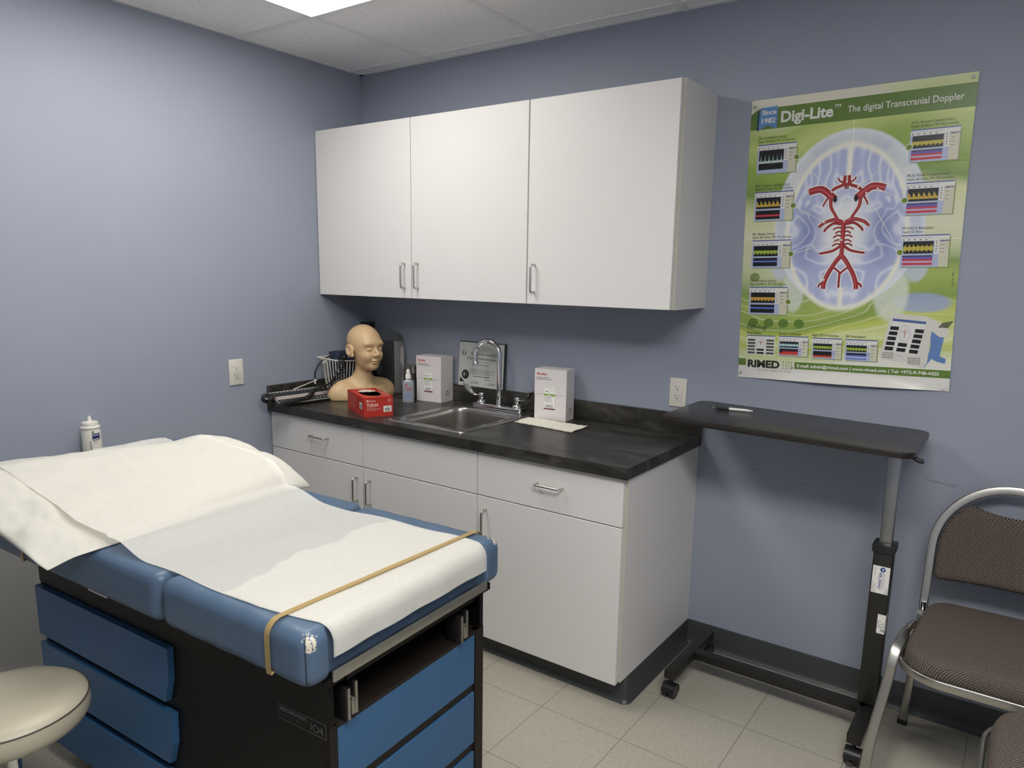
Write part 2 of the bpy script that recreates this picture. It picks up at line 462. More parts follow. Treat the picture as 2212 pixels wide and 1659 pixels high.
# ceiling grid bars (2 ft squares)
GX, GY, GT = 0.4818, -0.0795, 0.6096
g = MB()
xs = [GX + k * GT for k in range(-1, 6) if 0 < GX + k * GT < ROOM_X]
ys = [GY - k * GT for k in range(0, 7) if GY - k * GT > ROOM_Y]
for x in xs: g.box(x - .012, x + .012, ROOM_Y, 0, CEIL - .004, CEIL + .001)
for y in ys: g.box(0, ROOM_X, y - .012, y + .012, CEIL - .0045, CEIL + .001)
g.box(0, .020, ROOM_Y, 0, CEIL - .003, CEIL + .001); g.box(0, ROOM_X, -.020, 0, CEIL - .003, CEIL + .001)
g.box(ROOM_X - .02, ROOM_X, ROOM_Y, 0, CEIL - .003, CEIL + .001); g.box(0, ROOM_X, ROOM_Y, ROOM_Y + .02, CEIL - .003, CEIL + .001)
struct('ceiling_grid', g, M_TBAR, ce)
ce2 = bpy.data.objects['ceiling_grid']

# rubber cove base: profile (out, z) swept along a floor polyline; 'side' gives the outward normal
COVE = [(0.0, 0.0), (0.016, 0.0), (0.0145, 0.003), (0.008, 0.008), (0.0045, 0.016), (0.003, 0.028), (0.003, 0.098), (0.0018, 0.1016), (0.0, 0.1016)]
def cove(path, name, round_corner=True):
    P = [Vector((p[0], p[1], 0)) for p in path]
    mb = MB(); n = len(COVE); vs = []; m = len(P)
    for i in range(m):
        d0 = (P[i] - P[i - 1]).normalized() if i > 0 else None
        d1 = (P[i + 1] - P[i]).normalized() if i < m - 1 else None
        d0 = d0 or d1; d1 = d1 or d0
        n0 = Vector((d0.y, -d0.x, 0)); n1 = Vector((d1.y, -d1.x, 0))
        nn = (n0 + n1).normalized(); k = 1 / max(0.3, nn.dot(n0))
        for a, z in COVE: vs.append(P[i] + nn * (a * k) + Vector((0, 0, z)))
    fs = []
    for i in range(m - 1):
        for k in range(n - 1):
            fs.append((i * n + k, (i + 1) * n + k, (i + 1) * n + k + 1, i * n + k + 1))
    fs.append(tuple(range(n))); fs.append(tuple(range((m - 1) * n, m * n))[::-1])
    mb.add(vs, fs)
    o = mb.build(name, M_COVE, smooth=60, recalc=True); o['kind'] = 'structure'; return o
cove([(1.848, 0.0), (ROOM_X, 0.0)], 'baseboard_back')
cove([(ROOM_X, 0.0), (ROOM_X, ROOM_Y)], 'baseboard_right')
cove([(ROOM_X, ROOM_Y), (0, ROOM_Y)], 'baseboard_front')
cove([(0, ROOM_Y), (0, -0.60)], 'baseboard_left')
TK = -0.545
arc = [(1.848 - .012 + .012 * math.sin(R(a)), TK + .012 - .012 * math.cos(R(a))) for a in range(0, 91, 15)]
cove([(0.0, TK)] + arc + [(1.848, 0.0)], 'trim_1')
# small scuffs scratched into the paint of the back wall
sc = MB()
for pts in (((2.628, .829), (2.655, .831), (2.675, .829)), ((2.645, .8245), (2.68, .8255), (2.715, .819)), ((2.70, .8275), (2.728, .8265)), ((2.06, .768), (2.085, .770), (2.10, .767)), ((2.13, .752), (2.15, .754)), ((2.23, .742), (2.262, .745))):
    q = [(p[0], -.0006, p[1]) for p in pts]
    sc.tube(q, 0.0006, n=5)
sc.build('scratch', mat('scratched_paint', (0.07, 0.08, 0.11), 0.7), parent=bpy.data.objects['wall_back'], label='dark scuff marks scratched in the wall paint')

# ---------------------------------------------------------------- ceiling lights
def light(name, x0, x1, y0, y1, power, label):
    t = thing(name, ((x0 + x1) / 2, (y0 + y1) / 2, CEIL), label, 'ceiling light')
    f = MB()
    z0 = CEIL - .012
    wd = .022
    for a in ((x0, x1, y0, y0 + wd), (x0, x1, y1 - wd, y1), (x0, x0 + wd, y0 + wd, y1 - wd), (x1 - wd, x1, y0 + wd, y1 - wd)):
        f.box(a[0], a[1], a[2], a[3], z0, CEIL - .0005, .002)
    f.build('frame', M_TBAR, t, smooth=30)
    m, n, b = nt(name + '_lens')
    b.inputs['Base Color'].default_value = (0.8, 0.8, 0.78, 1)
    b.inputs['Emission Color'].default_value = (*LIGHT_COL, 1); b.inputs['Emission Strength'].default_value = power
    MB().box(x0 + wd, x1 - wd, y0 + wd, y1 - wd, CEIL - .017, CEIL - .001).build('diffuser', m, t, smooth=0)
light('ceiling_light', GX + .012, GX + GT - .012, GY - 3 * GT + .012, GY - GT - .012, LIGHT_A, 'lit white lens panel in the ceiling above the exam table')
light('ceiling_light', GX + 3 * GT + .012, GX + 5 * GT - .012, GY - 4 * GT + .012, GY - 3 * GT - .012, LIGHT_B, 'lit white lens panel in the ceiling in front of the poster wall')

# ================================================================ CABINETS
def bar_handle(parent, p0, p1, out, name='handle'):
    """wire pull: p0, p1 = feet on the door face, out = vector away from the face"""
    p0 = Vector(p0); p1 = Vector(p1); o = Vector(out)
    pts = fillet([p0, p0 + o, p1 + o, p1], 0.011, 6)
    MB().tube(pts, 0.0041, n=12).build(name, M_STEELP, parent, smooth=60)
def carcass(name, parent, x0, x1, y0, z0, z1, t=.018, shelf=None, rightskin=False):
    m = MB()
    m.box(x0, x0 + t, y0, -.001, z0, z1, mi=0); m.box(x1 - t, x1, y0, -.001, z0, z1, mi=0)
    m.box(x0 + t, x1 - t, y0, -.001, z0, z0 + t, mi=0)
    if shelf is None or shelf: m.box(x0 + t, x1 - t, y0, -.001, z1 - t, z1)
    m.box(x0 + t, x1 - t, -.010, -.001, z0 + t, z1 - t)
    # edge band on the front
    e = .0008
    for a in ((x0, x0 + t, z0, z1), (x1 - t, x1, z0, z1), (x0 + t, x1 - t, z0, z0 + t)):
        m.box(a[0], a[1], y0 - e, y0, a[2], a[3], mi=1)
    return m.build(name, [M_LAM, M_EDGE], parent, smooth=0)
def panel(name, parent, x0, x1, z0, z1, yf, t=.018):
    m = MB().box(x0, x1, yf, yf + t - .001, z0, z1, .0012, mi=0, seg=1)
    return m.build(name, [M_LAM], parent, smooth=0)
UY, UZ0, UZ1 = -0.3026, 1.3584, 2.1128
gp = .0016
u = thing('wall_cabinet', (0.6125, 0, UZ0), 'white laminate wall cabinet with two doors above the mannequin head', 'wall cabinet')
carcass('body', u, 0.003, 1.2245, UY + .019, UZ0, UZ1)
d = panel('door', u, 0.004, .6125 - gp, UZ0, UZ1, UY)
bar_handle(d, (.574, UY, 1.404), (.574, UY, 1.509), (0, -.028, 0))
d = panel('door', u, .6125 + gp, 1.2245 - gp, UZ0, UZ1, UY)
bar_handle(d, (.652, UY, 1.404), (.652, UY, 1.509), (0, -.028, 0))
u = thing('wall_cabinet', (1.53, 0, UZ0), 'white laminate wall cabinet with one door beside the poster', 'wall cabinet')
carcass('body', u, 1.2265, 1.8375, UY + .019, UZ0, UZ1 + .002)
d = panel('door', u, 1.2255 + gp * 1.5, 1.8275, UZ0, UZ1, UY)
bar_handle(d, (1.262, UY, 1.404), (1.262, UY, 1.509), (0, -.028, 0))

CT, CTH, CYF = 0.867, 0.0386, -0.629
BY, BZ0, BZ1, DZ = -0.612, 0.094, CT - CTH, 0.658
seams = [0.004, 0.616, 1.232, 1.848]
labels = ['white base cabinet in the corner with a drawer over one door',
          'white sink base cabinet with a plain false front above its door',
          'white base cabinet at the open end with a drawer over a wide door']
for k in range(3):
    x0, x1 = seams[k], seams[k + 1]
    t = thing('base_cabinet', ((x0 + x1) / 2, -.3, 0), labels[k], 'base cabinet')
    carcass('body', t, x0, x1, BY + .019, .101, BZ1, shelf=False)
    xa, xb = x0 + gp, (x1 - gp if k < 2 else x1 - .010)
    dn = 'drawer' if k != 1 else 'false_front'
    d = panel(dn, t, xa, xb, DZ + .0018, BZ1 - .004, BY)
    if k != 1:
        cx = .348 if k == 0 else 1.556
        bar_handle(d, (cx - .052, BY, .752), (cx + .052, BY, .752), (0, -.028, 0))
    d = panel('door', t, xa, xb, BZ0, DZ - .0018, BY)
    hx = (.581, .660, 1.275)[k]
    bar_handle(d, (hx, BY, .505), (hx, BY, .608), (0, -.028, 0))

# ---------------------------------------------------------------- worktop, sink, tap
CX1 = 1.8565
SX0, SX1, SY0, SY1 = 0.708, 1.122, -0.566, -0.036
ct = thing('worktop', (CX1 / 2, -.31, CT), 'dark slate laminate worktop running from the corner past the sink', 'worktop')
m = MB()
hx0, hx1, hy0, hy1 = SX0 + .022, SX1 - .022, SY0 + .022, SY1 - .022
for a in ((.002, hx0, CYF, -.001), (hx1, CX1, CYF, -.001), (hx0, hx1, CYF, hy0), (hx0, hx1, hy1, -.001)):
    m.box(a[0], a[1], a[2], a[3], CT - CTH, CT)
m.build('top', M_CTR, ct, smooth=0)
BS = 0.9465
b_ = MB().box(.002, CX1, -.0195, -.001, CT, BS, .0012, seg=1)
b_.build('backsplash', M_CTR, smooth=0, origin=(.93, -.01, CT), label='long dark slate backsplash strip along the back wall behind the sink', cat='backsplash')
MB().box(.002, .0205, CYF, -.020, CT, BS, .0012, seg=1).build('side_splash', M_CTR, smooth=0, origin=(.01, -.32, CT), label='short dark slate splash strip on the left wall beside the gauge', cat='backsplash')
M_EDGEL = mat('brown_edge_line', (0.12, 0.10, 0.07), 0.5)
MB().box(CX1 - .0006, CX1 + .0003, -.0190, -.0172, CT, BS - .001).build('edge_trim', M_EDGEL, bpy.data.objects['backsplash'], smooth=0)
MB().box(.0190, .0212, CYF - .0003, CYF + .0012, CT, BS - .001).build('edge_trim', M_EDGEL, bpy.data.objects['side_splash'], smooth=0)

sk = thing('sink', ((SX0 + SX1) / 2, (SY0 + SY1) / 2, CT), 'brushed stainless steel drop-in hand sink in the worktop', 'sink')
def sink_surface():
    bx0, bx1, by0, by1 = .752, 1.078, -.524, -.140
    rings = []
    def ring(x0, x1, y0, y1, r, z, nseg=8): return [(p[0], p[1], z) for p in rrect(x0, x1, y0, y1, r, nseg)]
    rings.append(ring(SX0, SX1, SY0, SY1, .020, CT + .0004))
    rings.append(ring(SX0 + .001, SX1 - .001, SY0 + .001, SY1 - .001, .020, CT + .0035))
    rings.append(ring(SX0 + .005, SX1 - .005, SY0 + .005, SY1 - .005, .018, CT + .0052))
    rings.append(ring(SX0 + .011, SX1 - .011, SY0 + .011, SY1 - .011, .016, CT + .0038))
    rings.append(ring(bx0 - .008, bx1 + .008, by0 - .008, by1 + .008, .062, CT + .0028))
    rings.append(ring(bx0 - .003, bx1 + .003, by0 - .003, by1 + .003, .060, CT + .0015))
    rings.append(ring(bx0, bx1, by0, by1, .058, CT - .004))
    for k in range(1, 9):
        z = CT - .004 - .128 * k / 8; s = .010 * k / 8
        rings.append(ring(bx0 + s, bx1 - s, by0 + s, by1 - s, .056, z))
    for k in range(1, 7):
        a = R(90 * k / 6); s = .010 + .034 * (1 - math.cos(a)); z = CT - .132 - .034 * math.sin(a)
        rings.append(ring(bx0 + s, bx1 - s, by0 + s, by1 - s, max(.02, .056 - s + .010), z))
    rings.append(ring(.870, .960, -.375, -.285, .0449, CT - .170))
    n = len(rings[0]); vs = [p for r_ in rings for p in r_]; fs = []
    for k in range(len(rings) - 1):
        for i in range(n):
            j = (i + 1) % n; fs.append((k * n + i, k * n + j, (k + 1) * n + j, (k + 1) * n + i))
    fs.append(tuple((len(rings) - 1) * n + i for i in range(n)))
    return vs, fs
vs, fs = sink_surface()
MB().add(vs, fs).build('basin', M_SINK, sk, smooth=50)
dr = MB().lathe([(.040, 0), (.042, .002), (.038, .003), (.030, .001), (.0, .0005)], (.915, -.33, CT - .1695), n=28)
for k in range(6):
    a = R(60 * k); dr.cyl((.915 + .018 * math.cos(a), -.33 + .018 * math.sin(a), CT - .1685), (.915 + .018 * math.cos(a), -.33 + .018 * math.sin(a), CT - .1678), .0045, n=10, mi=1)
dr.build('drain', [M_CHROME, M_HOLE], sk, smooth=40)

# the tap: a 4 in centreset body with wrist-blade handles and a gooseneck
fy = -.088
fc = thing('faucet', (.938, fy, CT + .005), 'chrome gooseneck faucet with two wrist-blade levers behind the sink', 'faucet')
def deck():
    bm = MB()
    pts = [(x, y) for x, y in rrect(.803, 1.073, fy - .027, fy + .027, .012, 5)]
    bm.prism(pts, CT + .004, CT + .024, bev=.003, seg=2)
    return bm
deck().build('base_plate', M_CHROME, fc, smooth=40)
sp = Vector((.938, fy, CT + .024))
dirx = Vector((-.99, -.14, 0)).normalized()
goose = [sp + Vector((0, 0, z)) for z in (0.0, .03, .09, .15, .205)]
Rr = .062; top = sp + Vector((0, 0, .218))
for k in range(0, 13):
    a = R(180 * k / 12); goose.append(top + dirx * (Rr - Rr * math.cos(a)) + Vector((0, 0, Rr * 1.08 * math.sin(a))))
endp = goose[-1]; goose += [endp + Vector((0, 0, -.014)), endp + Vector((0, 0, -.030))]
g_ = MB().tube(goose, .0120, n=18)
g_.lathe([(.0128, 0), (.0128, .020), (.0115, .024), (.0105, .030)], sp, n=22)
g_.lathe([(.0118, 0), (.0140, .001), (.0140, .020), (.0122, .022)], goose[-1] + Vector((0, 0, -.018)), n=22)
g_.build('spout', M_CHROME, fc, smooth=50)
MB().cyl(sp + Vector((-.014, 0, .036)), sp + Vector((.014, 0, .036)), .0022, n=8).cyl(sp + Vector((0, .006, .02)), sp + Vector((0, .006, .05)), .0025, n=8).build('lift_rod', M_CHROME, fc, smooth=50)
def blade(cx, sgn):
    b0 = Vector((cx, fy, CT + .024))
    h = MB()
    h.lathe([(.021, 0), (.022, .006), (.019, .011), (.011, .014), (.0095, .020), (.012, .024), (.0130, .040), (.0115, .044), (.004, .046), (.0, .0465)], b0, n=26)
    path = catmull([b0 + Vector((sgn * x, y, z)) for x, y, z in ((.006, 0, .036), (.025, -.002, .035), (.048, -.004, .040), (.066, -.006, .052), (.079, -.008, .072), (.090, -.010, .084))], 7)
    n = len(path); rad = [0.0045 + 0.0145 * min(1, i / (n * .6)) for i in range(n)]
    rad[-1] = .007; rad[-2] = .014
    h.tube(path, rad, n=16, flat=(1.0, .26), up=(0, 0, 1) if False else None) if False else None
    vs = []; fs = []; K = 14
    for i, p in enumerate(path):
        dd = (path[min(i + 1, n - 1)] - path[max(i - 1, 0)]).normalized()
        wv = Vector((0, 1, 0)); tv = dd.cross(wv).normalized()
        for k in range(K):
            a = 2 * math.pi * k / K; vs.append(p + wv * (rad[i] * math.cos(a)) + tv * (.0028 * math.sin(a)))
    for i in range(n - 1):
        for k in range(K): fs.append((i * K + k, i * K + (k + 1) % K, (i + 1) * K + (k + 1) % K, (i + 1) * K + k))
    fs += [tuple(range(K))[::-1], tuple((n - 1) * K + k for k in range(K))]
    h.add(vs, fs)
    h.build('lever_handle', M_CHROME, fc, smooth=50)
blade(.838, -1); blade(1.038, 1)

# ================================================================ EXAM TABLE
# local frame: x runs from the head to the foot of the table (foot face at x = 0), y away from the camera side
EO = (1.808, -1.8235, 0.0); ERZ = R(2.8)
EM = Matrix.Translation(Vector(EO)) @ Matrix.Rotation(ERZ, 4, 'Z')
et = thing('exam_table', EO, 'long medical exam table with blue padded top and black cabinet base', 'exam table', rz=ERZ)
M_TBLK = mat('black_enamel', (0.0045, 0.0040, 0.0038), 0.42, spec=0.22, var=(14, 0.3))
M_TBRN = mat('dark_brown_edge', (0.013, 0.0095, 0.0075), 0.55, spec=0.3, bump=(60, 0.1, 0.001))
M_TBLUE = mat('blue_drawer_laminate', (0.036, 0.115, 0.240), 0.40, spec=0.4)
def vinyl(name, col, tears=()):
    m, n, b = nt(name)
    b.inputs['Roughness'].default_value = 0.40; b.inputs['Specular IOR Level'].default_value = 0.45
    tc = N(n, 'ShaderNodeTexCoord')
    v = N(n, 'ShaderNodeTexVoronoi', i_Scale=330.0); v.feature = 'DISTANCE_TO_EDGE'
    n.links.new(tc.outputs['Object'], v.inputs['Vector'])
    w_ = N(n, 'ShaderNodeTexNoise', i_Scale=12.0, i_Detail=4.0); n.links.new(tc.outputs['Object'], w_.inputs['Vector'])
    b1 = N(n, 'ShaderNodeBump', i_Strength=0.16, i_Distance=0.0008); n.links.new(v.outputs['Distance'], b1.inputs['Height'])
    b2 = N(n, 'ShaderNodeBump', i_Strength=0.25, i_Distance=0.006); n.links.new(w_.outputs['Fac'], b2.inputs['Height']); n.links.new(b1.outputs[0], b2.inputs['Normal'])
    n.links.new(b2.outputs[0], b.inputs['Normal'])
    c = N(n, 'ShaderNodeMix', data_type='RGBA'); c.inputs[6].default_value = (*col, 1); c.inputs[7].default_value = (*[q * 0.8 for q in col], 1)
    n.links.new(w_.outputs['Fac'], c.inputs[0]); out = c.outputs[2]
    for cen, rad, thr in tears:      # cracked vinyl showing the pale backing
        d = N(n, 'ShaderNodeVectorMath', operation='DISTANCE'); n.links.new(tc.outputs['Object'], d.inputs[0]); d.inputs[1].default_value = cen
        q = N(n, 'ShaderNodeTexNoise', i_Scale=70.0, i_Detail=5.0, i_Roughness=0.7); n.links.new(tc.outputs['Object'], q.inputs['Vector'])
        s1 = N(n, 'ShaderNodeMapRange'); s1.inputs['From Min'].default_value = 0; s1.inputs['From Max'].default_value = rad; s1.inputs['To Min'].default_value = 0.30; s1.inputs['To Max'].default_value = -0.25
        n.links.new(d.outputs['Value'], s1.inputs['Value'])
        a = N(n, 'ShaderNodeMath', operation='ADD'); n.links.new(s1.outputs[0], a.inputs[0]); n.links.new(q.outputs['Fac'], a.inputs[1])
        t = N(n, 'ShaderNodeMath', operation='GREATER_THAN'); n.links.new(a.outputs[0], t.inputs[0]); t.inputs[1].default_value = thr
        x = N(n, 'ShaderNodeMix', data_type='RGBA'); n.links.new(t.outputs[0], x.inputs[0]); n.links.new(out, x.inputs[6]); x.inputs[7].default_value = (0.62, 0.56, 0.45, 1)
        out = x.outputs[2]
    n.links.new(out, b.inputs['Base Color'])
    return m
M_VIN = vinyl('blue_vinyl', (0.082, 0.136, 0.215), [((-0.012, -0.016, 0.770), 0.045, 0.66), ((-0.015, 0.618, 0.786), 0.045, 0.68)])
M_RAIL = mat('worn_aluminium', (0.42, 0.405, 0.35), 0.42, metal=0.9, bump=(120, 0.1, 0.001))
M_CLAMP = mat('dull_steel', (0.055, 0.053, 0.05), 0.5, metal=0.9)

XH = -1.22
bd = MB(EM)
bd.box(XH, -.03, .045, .060, .07, .650, mi=0)                  # near side
bd.box(XH, -.03, .577, .592, .07, .650, mi=0)                  # far side
bd.box(XH, XH + .015, .060, .577, .07, .650)                   # head side
bd.box(XH + .015, -.14, .060, .577, .07, .650)                 # core
bd.box(-.14, -.045, .060, .577, .07, .535)                     # behind the foot drawers
bd.box(XH, -.03, .0425, .045, .5725, .650)   # raised apron
bd.box(-.030, -.029, .045, .60, .07, .10)
bd.build('cabinet_body', M_TBLK, et, smooth=0)
MB(EM).box(-1.15, -.09, .085, .555, 0, .07).build('plinth', M_TBLK, et, smooth=0)
lp = MB(EM)
lp.box(-.14, -.0285, .0605, .5765, .535, .5445, .001, seg=1)
lp.box(-.0450, -.0285, .5565, .592, .07, .5445)
lp.box(-.0450, -.0285, .045, .0660, .07, .5445)
lp.build('front_frame', M_TBRN, et, smooth=0)
for z0, z1 in ((.393, .5425), (.2175, .368), (.075, .1905)):    # drawers in the foot end
    d = MB(EM)
    d.box(-.052, -.030, .069, .5545, z0, z1, .001, seg=1)
    d.box(-.060, -.034, .069, .5545, z0 - .022, z0, mi=1)
    d.build('drawer', [M_TBLUE, M_TBRN], et, smooth=0)
for z0, z1 in ((.414, .5635), (.243, .388), (.070, .216)):      # drawers in the long side
    zm = z0 + (z1 - z0) * .42
    pts = [(-1.221, z0), (-.594, z0), (-.573, zm), (-.569, z1), (-1.221, z1)]
    F = EM @ Matrix(((1, 0, 0, 0), (0, 0, 1, 0), (0, 1, 0, 0), (0, 0, 0, 1)))
    d = MB().prism([(p[0], p[1]) for p in pts], .0285, .0450, M=F)
    d.build('drawer', [M_TBLUE], et, smooth=0, recalc=True)
# cushions from a distance field
def zc(u): return .788 + .147 * np.maximum(0, u - .80)
def seat_sdf(X, Y, Z):
    d = s_box(X, Y, Z, (-.2435, .3035, .728), (.2435, .3335, .060), .031)
    n = s_box(X, Y, Z, (.02, .297, .68), (.043, .268, .10), .010)
    d = smax(d, -n, .012)
    core = s_box(X, Y, Z, (-.255, .3035, .733), (.232, .325, .052), .030)
    d = smin(d, core, .006)
    return d - .0006 * np.sin(X * 60 + 2 * np.sin(Y * 25)) 
def back_sdf(X, Y, Z):
    d = s_box(X, Y, Z, (-.9485, .3035, .80), (.4515, .3335, .132), .030)
    return smax(d, Z - zc(-X) , .030)
V, F_ = surface_nets(seat_sdf, (-.50, -.045, .655), (.012, .652, .800), .0042)
s_ = MB(EM).arrays(V, F_)
seat_o = s_.build('seat_cushion', M_VIN, et, smooth=180)
V, F_ = surface_nets(back_sdf, (-1.415, -.045, .655), (-.484, .652, .93), .0052)
back_o = MB(EM).arrays(V, F_).build('back_cushion', M_VIN, et, smooth=180)
MB(EM).box(-1.38, -.012, .02, .60, .6495, .6690, .002).box(-.03, -.006, .075, .52, .650, .664).build('top_frame', M_TBLK, et, smooth=0)
sm = MB(EM)
for y, s in ((-.0240, 1),):
    pts = catmull([(-.020, y + .010, .781), (-.0135, y + .001, .768), (-.0112, y, .745), (-.0112, y, .715), (-.0120, y + .001, .690), (-.018, y + .007, .676)], 5)
    sm.tube(pts, .0011, n=6)
sm.build('corner_seam', mat('dark_seam', (0.02, 0.035, 0.06), 0.6), et, smooth=60)
rl = MB(EM).box(-.004, .0015, .034, .566, .6655, .6895, .0012)
rl.box(-.030, -.004, .060, .080, .6665, .6675)
rl.build('foot_rail', M_RAIL, et, smooth=30)
for y in (.100, .492):                                          # stirrup clamps
    c = MB(EM)
    c.box(-.062, -.016, y - .018, y - .007, .5448, .622, .003); c.box(-.058, -.018, y + .006, y + .016, .548, .628, .003)
    c.box(-.055, -.030, y - .008, y + .008, .552, .600)
    k = c.build('stirrup_clamp', M_CLAMP, et, smooth=30)
    q = MB(EM).box(-.016, -.0145, y - .0150, y - .0078, .548, .619, .0005).box(-.018, -.0165, y + .0085, y + .0155, .552, .625, .0005)
    q.build('edge_plate', M_RAIL, k, smooth=0)
    q = MB(EM).box(-.030, -.013, y - .0050, y + .0055, .556, .588, .002)
    q.cyl(Vector((-.028, y, .592)), Vector((-.014, y, .592)), .0035, n=12)
    q.build('lever', M_RAIL, k, smooth=40)
MB(EM).prism([(-.945, 0), (-.855, 0), (-.845, .009), (-.945, .012)], .0, .0015, M=EM @ Matrix.Translation(Vector((0, .0420, .622))) @ Matrix.Rotation(R(90), 4, 'X')) if False else None
MB(EM).box(-.944, -.852, .0400, .0428, .615, .631, .0010, seg=1).build('release_latch', M_WHITEP, et, smooth=0, label='small pale latch plate under the pad')
# name plate on the near side
npl = MB(EM)
yy = .0446
P = lambda x, y: Vector((-.186 + x, yy, .516 + y))
L_, H_ = .148, .0345
for a in ((0, L_, 0, .0012), (0, L_, H_ - .0012, H_), (0, .0012, 0, H_), (L_ - .0012, L_, 0, H_)):
    npl.box(-.186 + a[0], -.186 + a[1], yy - .0002, yy + .0002, .516 + a[2], .516 + a[3])
npl.text('MIDMARK', lambda x, y: P(x + .005, y + .0205), .0125, bold=.035, width=.086)
npl.text('MEDICAL', lambda x, y: P(x + .005, y + .0075), .0105, mi=1, width=.070)
npl.text('1', lambda x, y: P(x + .101, y + .006), .026, mi=0); npl.text('O', lambda x, y: P(x + .107, y + .006), .026, mi=0); npl.text('4', lambda x, y: P(x + .127, y + .006), .026, mi=0)
npl.build('name_plate', [mat('grey_plate_print', (0.10, 0.10, 0.105), 0.5), mat('dim_plate_print', (0.035, 0.035, 0.036), 0.5)], et, smooth=0, label='outlined grey maker plate')

# ---------------------------------------------------------------- pillow
def sstep(a, b, x): t = np.clip((x - a) / (b - a), 0, 1); return t * t * (3 - 2 * t)
PU0, PU1, PV0, PV1 = .752, 1.385, -.135, .652
def base_z(u, v):
    z = zc(u)
    return z - .012 * sstep(-.060, -.150, v)
def pil_T(u, v):
    s = (u - (PU0 + PU1) / 2) / ((PU1 - PU0) / 2); t = (v - (PV0 + PV1) / 2) / ((PV1 - PV0) / 2)
    s = np.clip(s, -1, 1); t = np.clip(t, -1, 1)
    u1 = PU1 - .135 * sstep(.08, .60, v); x = np.clip((u - PU0) / (u1 - PU0), 0, 1); s = 2 * x - 1
    amp = .046 + .012 * sstep(.10, .40, v) + .026 * sstep(.42, .60, v)
    fn = x ** .95 * (1 - x ** 10) ** .6 * 1.06
    ff = (1 - np.abs(s) ** 3.4) ** .60
    k = sstep(-.08, .42, v)
    return amp * (fn * (1 - k) + ff * k) * (1 - np.abs(t) ** 14) ** .5
def fbm(x, y, z, o=4):
    a = 0; k = 1
    for _ in range(o): a += mnoise.noise(Vector((x * k, y * k, z * k))) / k; k *= 2
    return a
def wr(u, v): return fbm(u * 7, v * 9, 1.3) * .006 + (1 - abs(fbm(u * 5 + 3 * v, v * 5, 7.1, 2)) * 2.2) * .004
M_PIL = mat('white_nonwoven_pillowcase', (0.60, 0.585, 0.53), 0.85, spec=0.2, bump=(60, 0.4, 0.002))
def pillow():
    n, k = 90, 110; top = []; bot = []
    for i in range(n + 1):
        for j in range(k + 1):
            a, b = i / n, j / k
            s, t = 2 * a - 1, 2 * b - 1
            v = (PV0 + PV1) / 2 + (PV1 - PV0) / 2 * t * (1 - .02 * (1 - abs(s) ** 3))
            u1_ = PU1 - .135 * float(sstep(.08, .60, np.array(v)))
            u = (PU0 + u1_) / 2 + (u1_ - PU0) / 2 * s * (1 - .03 * (1 - abs(t) ** 3))
            T = float(pil_T(np.array(u), np.array(v))); z0 = float(base_z(np.array(u), np.array(v)))
            e = min(1, 14 * (1 - max(abs(s), abs(t))))
            top.append((-u, v, z0 + .0035 + T + wr(u, v) * (.25 + 1.5 * float(sstep(.04, -.02, np.array(v)) if v < .3 else sstep(.53, .57, np.array(v)))) * e)); bot.append((-u, v, z0 + .0025 - .0012 * e))
    return n, k, top, bot
n, k, tp, bt = pillow()
mb = MB(EM); nn = (n + 1) * (k + 1)
q = [(i * (k + 1) + j, i * (k + 1) + j + 1, (i + 1) * (k + 1) + j + 1, (i + 1) * (k + 1) + j) for i in range(n) for j in range(k)]
mb.add(tp + bt, [tuple(a) for a in q] + [tuple(nn + b for b in a[::-1]) for a in q])
rim = [i * (k + 1) for i in range(n + 1)] + [n * (k + 1) + j for j in range(1, k + 1)] + [i * (k + 1) + k for i in range(n - 1, -1, -1)] + [j for j in range(k - 1, 0, -1)]
mb.f += [(rim[i], rim[(i + 1) % len(rim)], nn + rim[(i + 1) % len(rim)], nn + rim[i]) for i in range(len(rim))]; mb.mi += [0] * len(rim)
pw = EM @ Vector((-1.03, .26, .83))
mb.build('pillow', M_PIL, smooth=180, recalc=True, origin=pw, label='white pillow in a crumpled disposable case at the head of the exam table', cat='pillow')

# ---------------------------------------------------------------- exam paper
def paper_mat():
    m, n, b = nt('thin_exam_paper')
    b.inputs['Base Color'].default_value = (0.83, 0.815, 0.76, 1); b.inputs['Roughness'].default_value = 0.75; b.inputs['Specular IOR Level'].default_value = 0.25
    tc = N(n, 'ShaderNodeTexCoord')
    t = N(n, 'ShaderNodeTexNoise', i_Scale=420.0, i_Detail=2.0); n.links.new(tc.outputs['Object'], t.inputs['Vector'])
    t2 = N(n, 'ShaderNodeTexNoise', i_Scale=11.0, i_Detail=5.0); n.links.new(tc.outputs['Object'], t2.inputs['Vector'])
    b1 = N(n, 'ShaderNodeBump', i_Strength=0.07, i_Distance=0.0006); n.links.new(t.outputs['Fac'], b1.inputs['Height'])
    b2 = N(n, 'ShaderNodeBump', i_Strength=0.26, i_Distance=0.008); n.links.new(t2.outputs['Fac'], b2.inputs['Height']); n.links.new(b1.outputs[0], b2.inputs['Normal'])
    n.links.new(b2.outputs[0], b.inputs['Normal'])
    tr = N(n, 'ShaderNodeBsdfTransparent'); tr.inputs[0].default_value = (0.97, 0.96, 0.94, 1)
    mx = N(n, 'ShaderNodeMixShader')
    f = N(n, 'ShaderNodeMapRange'); f.inputs['From Min'].default_value = .35; f.inputs['From Max'].default_value = .65; f.inputs['To Min'].default_value = .49; f.inputs['To Max'].default_value = .41
    n.links.new(t.outputs['Fac'], f.inputs['Value']); n.links.new(f.outputs[0], mx.inputs[0])
    n.links.new(b.outputs[0], mx.inputs[1]); n.links.new(tr.outputs[0], mx.inputs[2])
    n.links.new(mx.outputs[0], n.nodes['Material Output'].inputs['Surface'])
    return m
M_PAP = paper_mat()
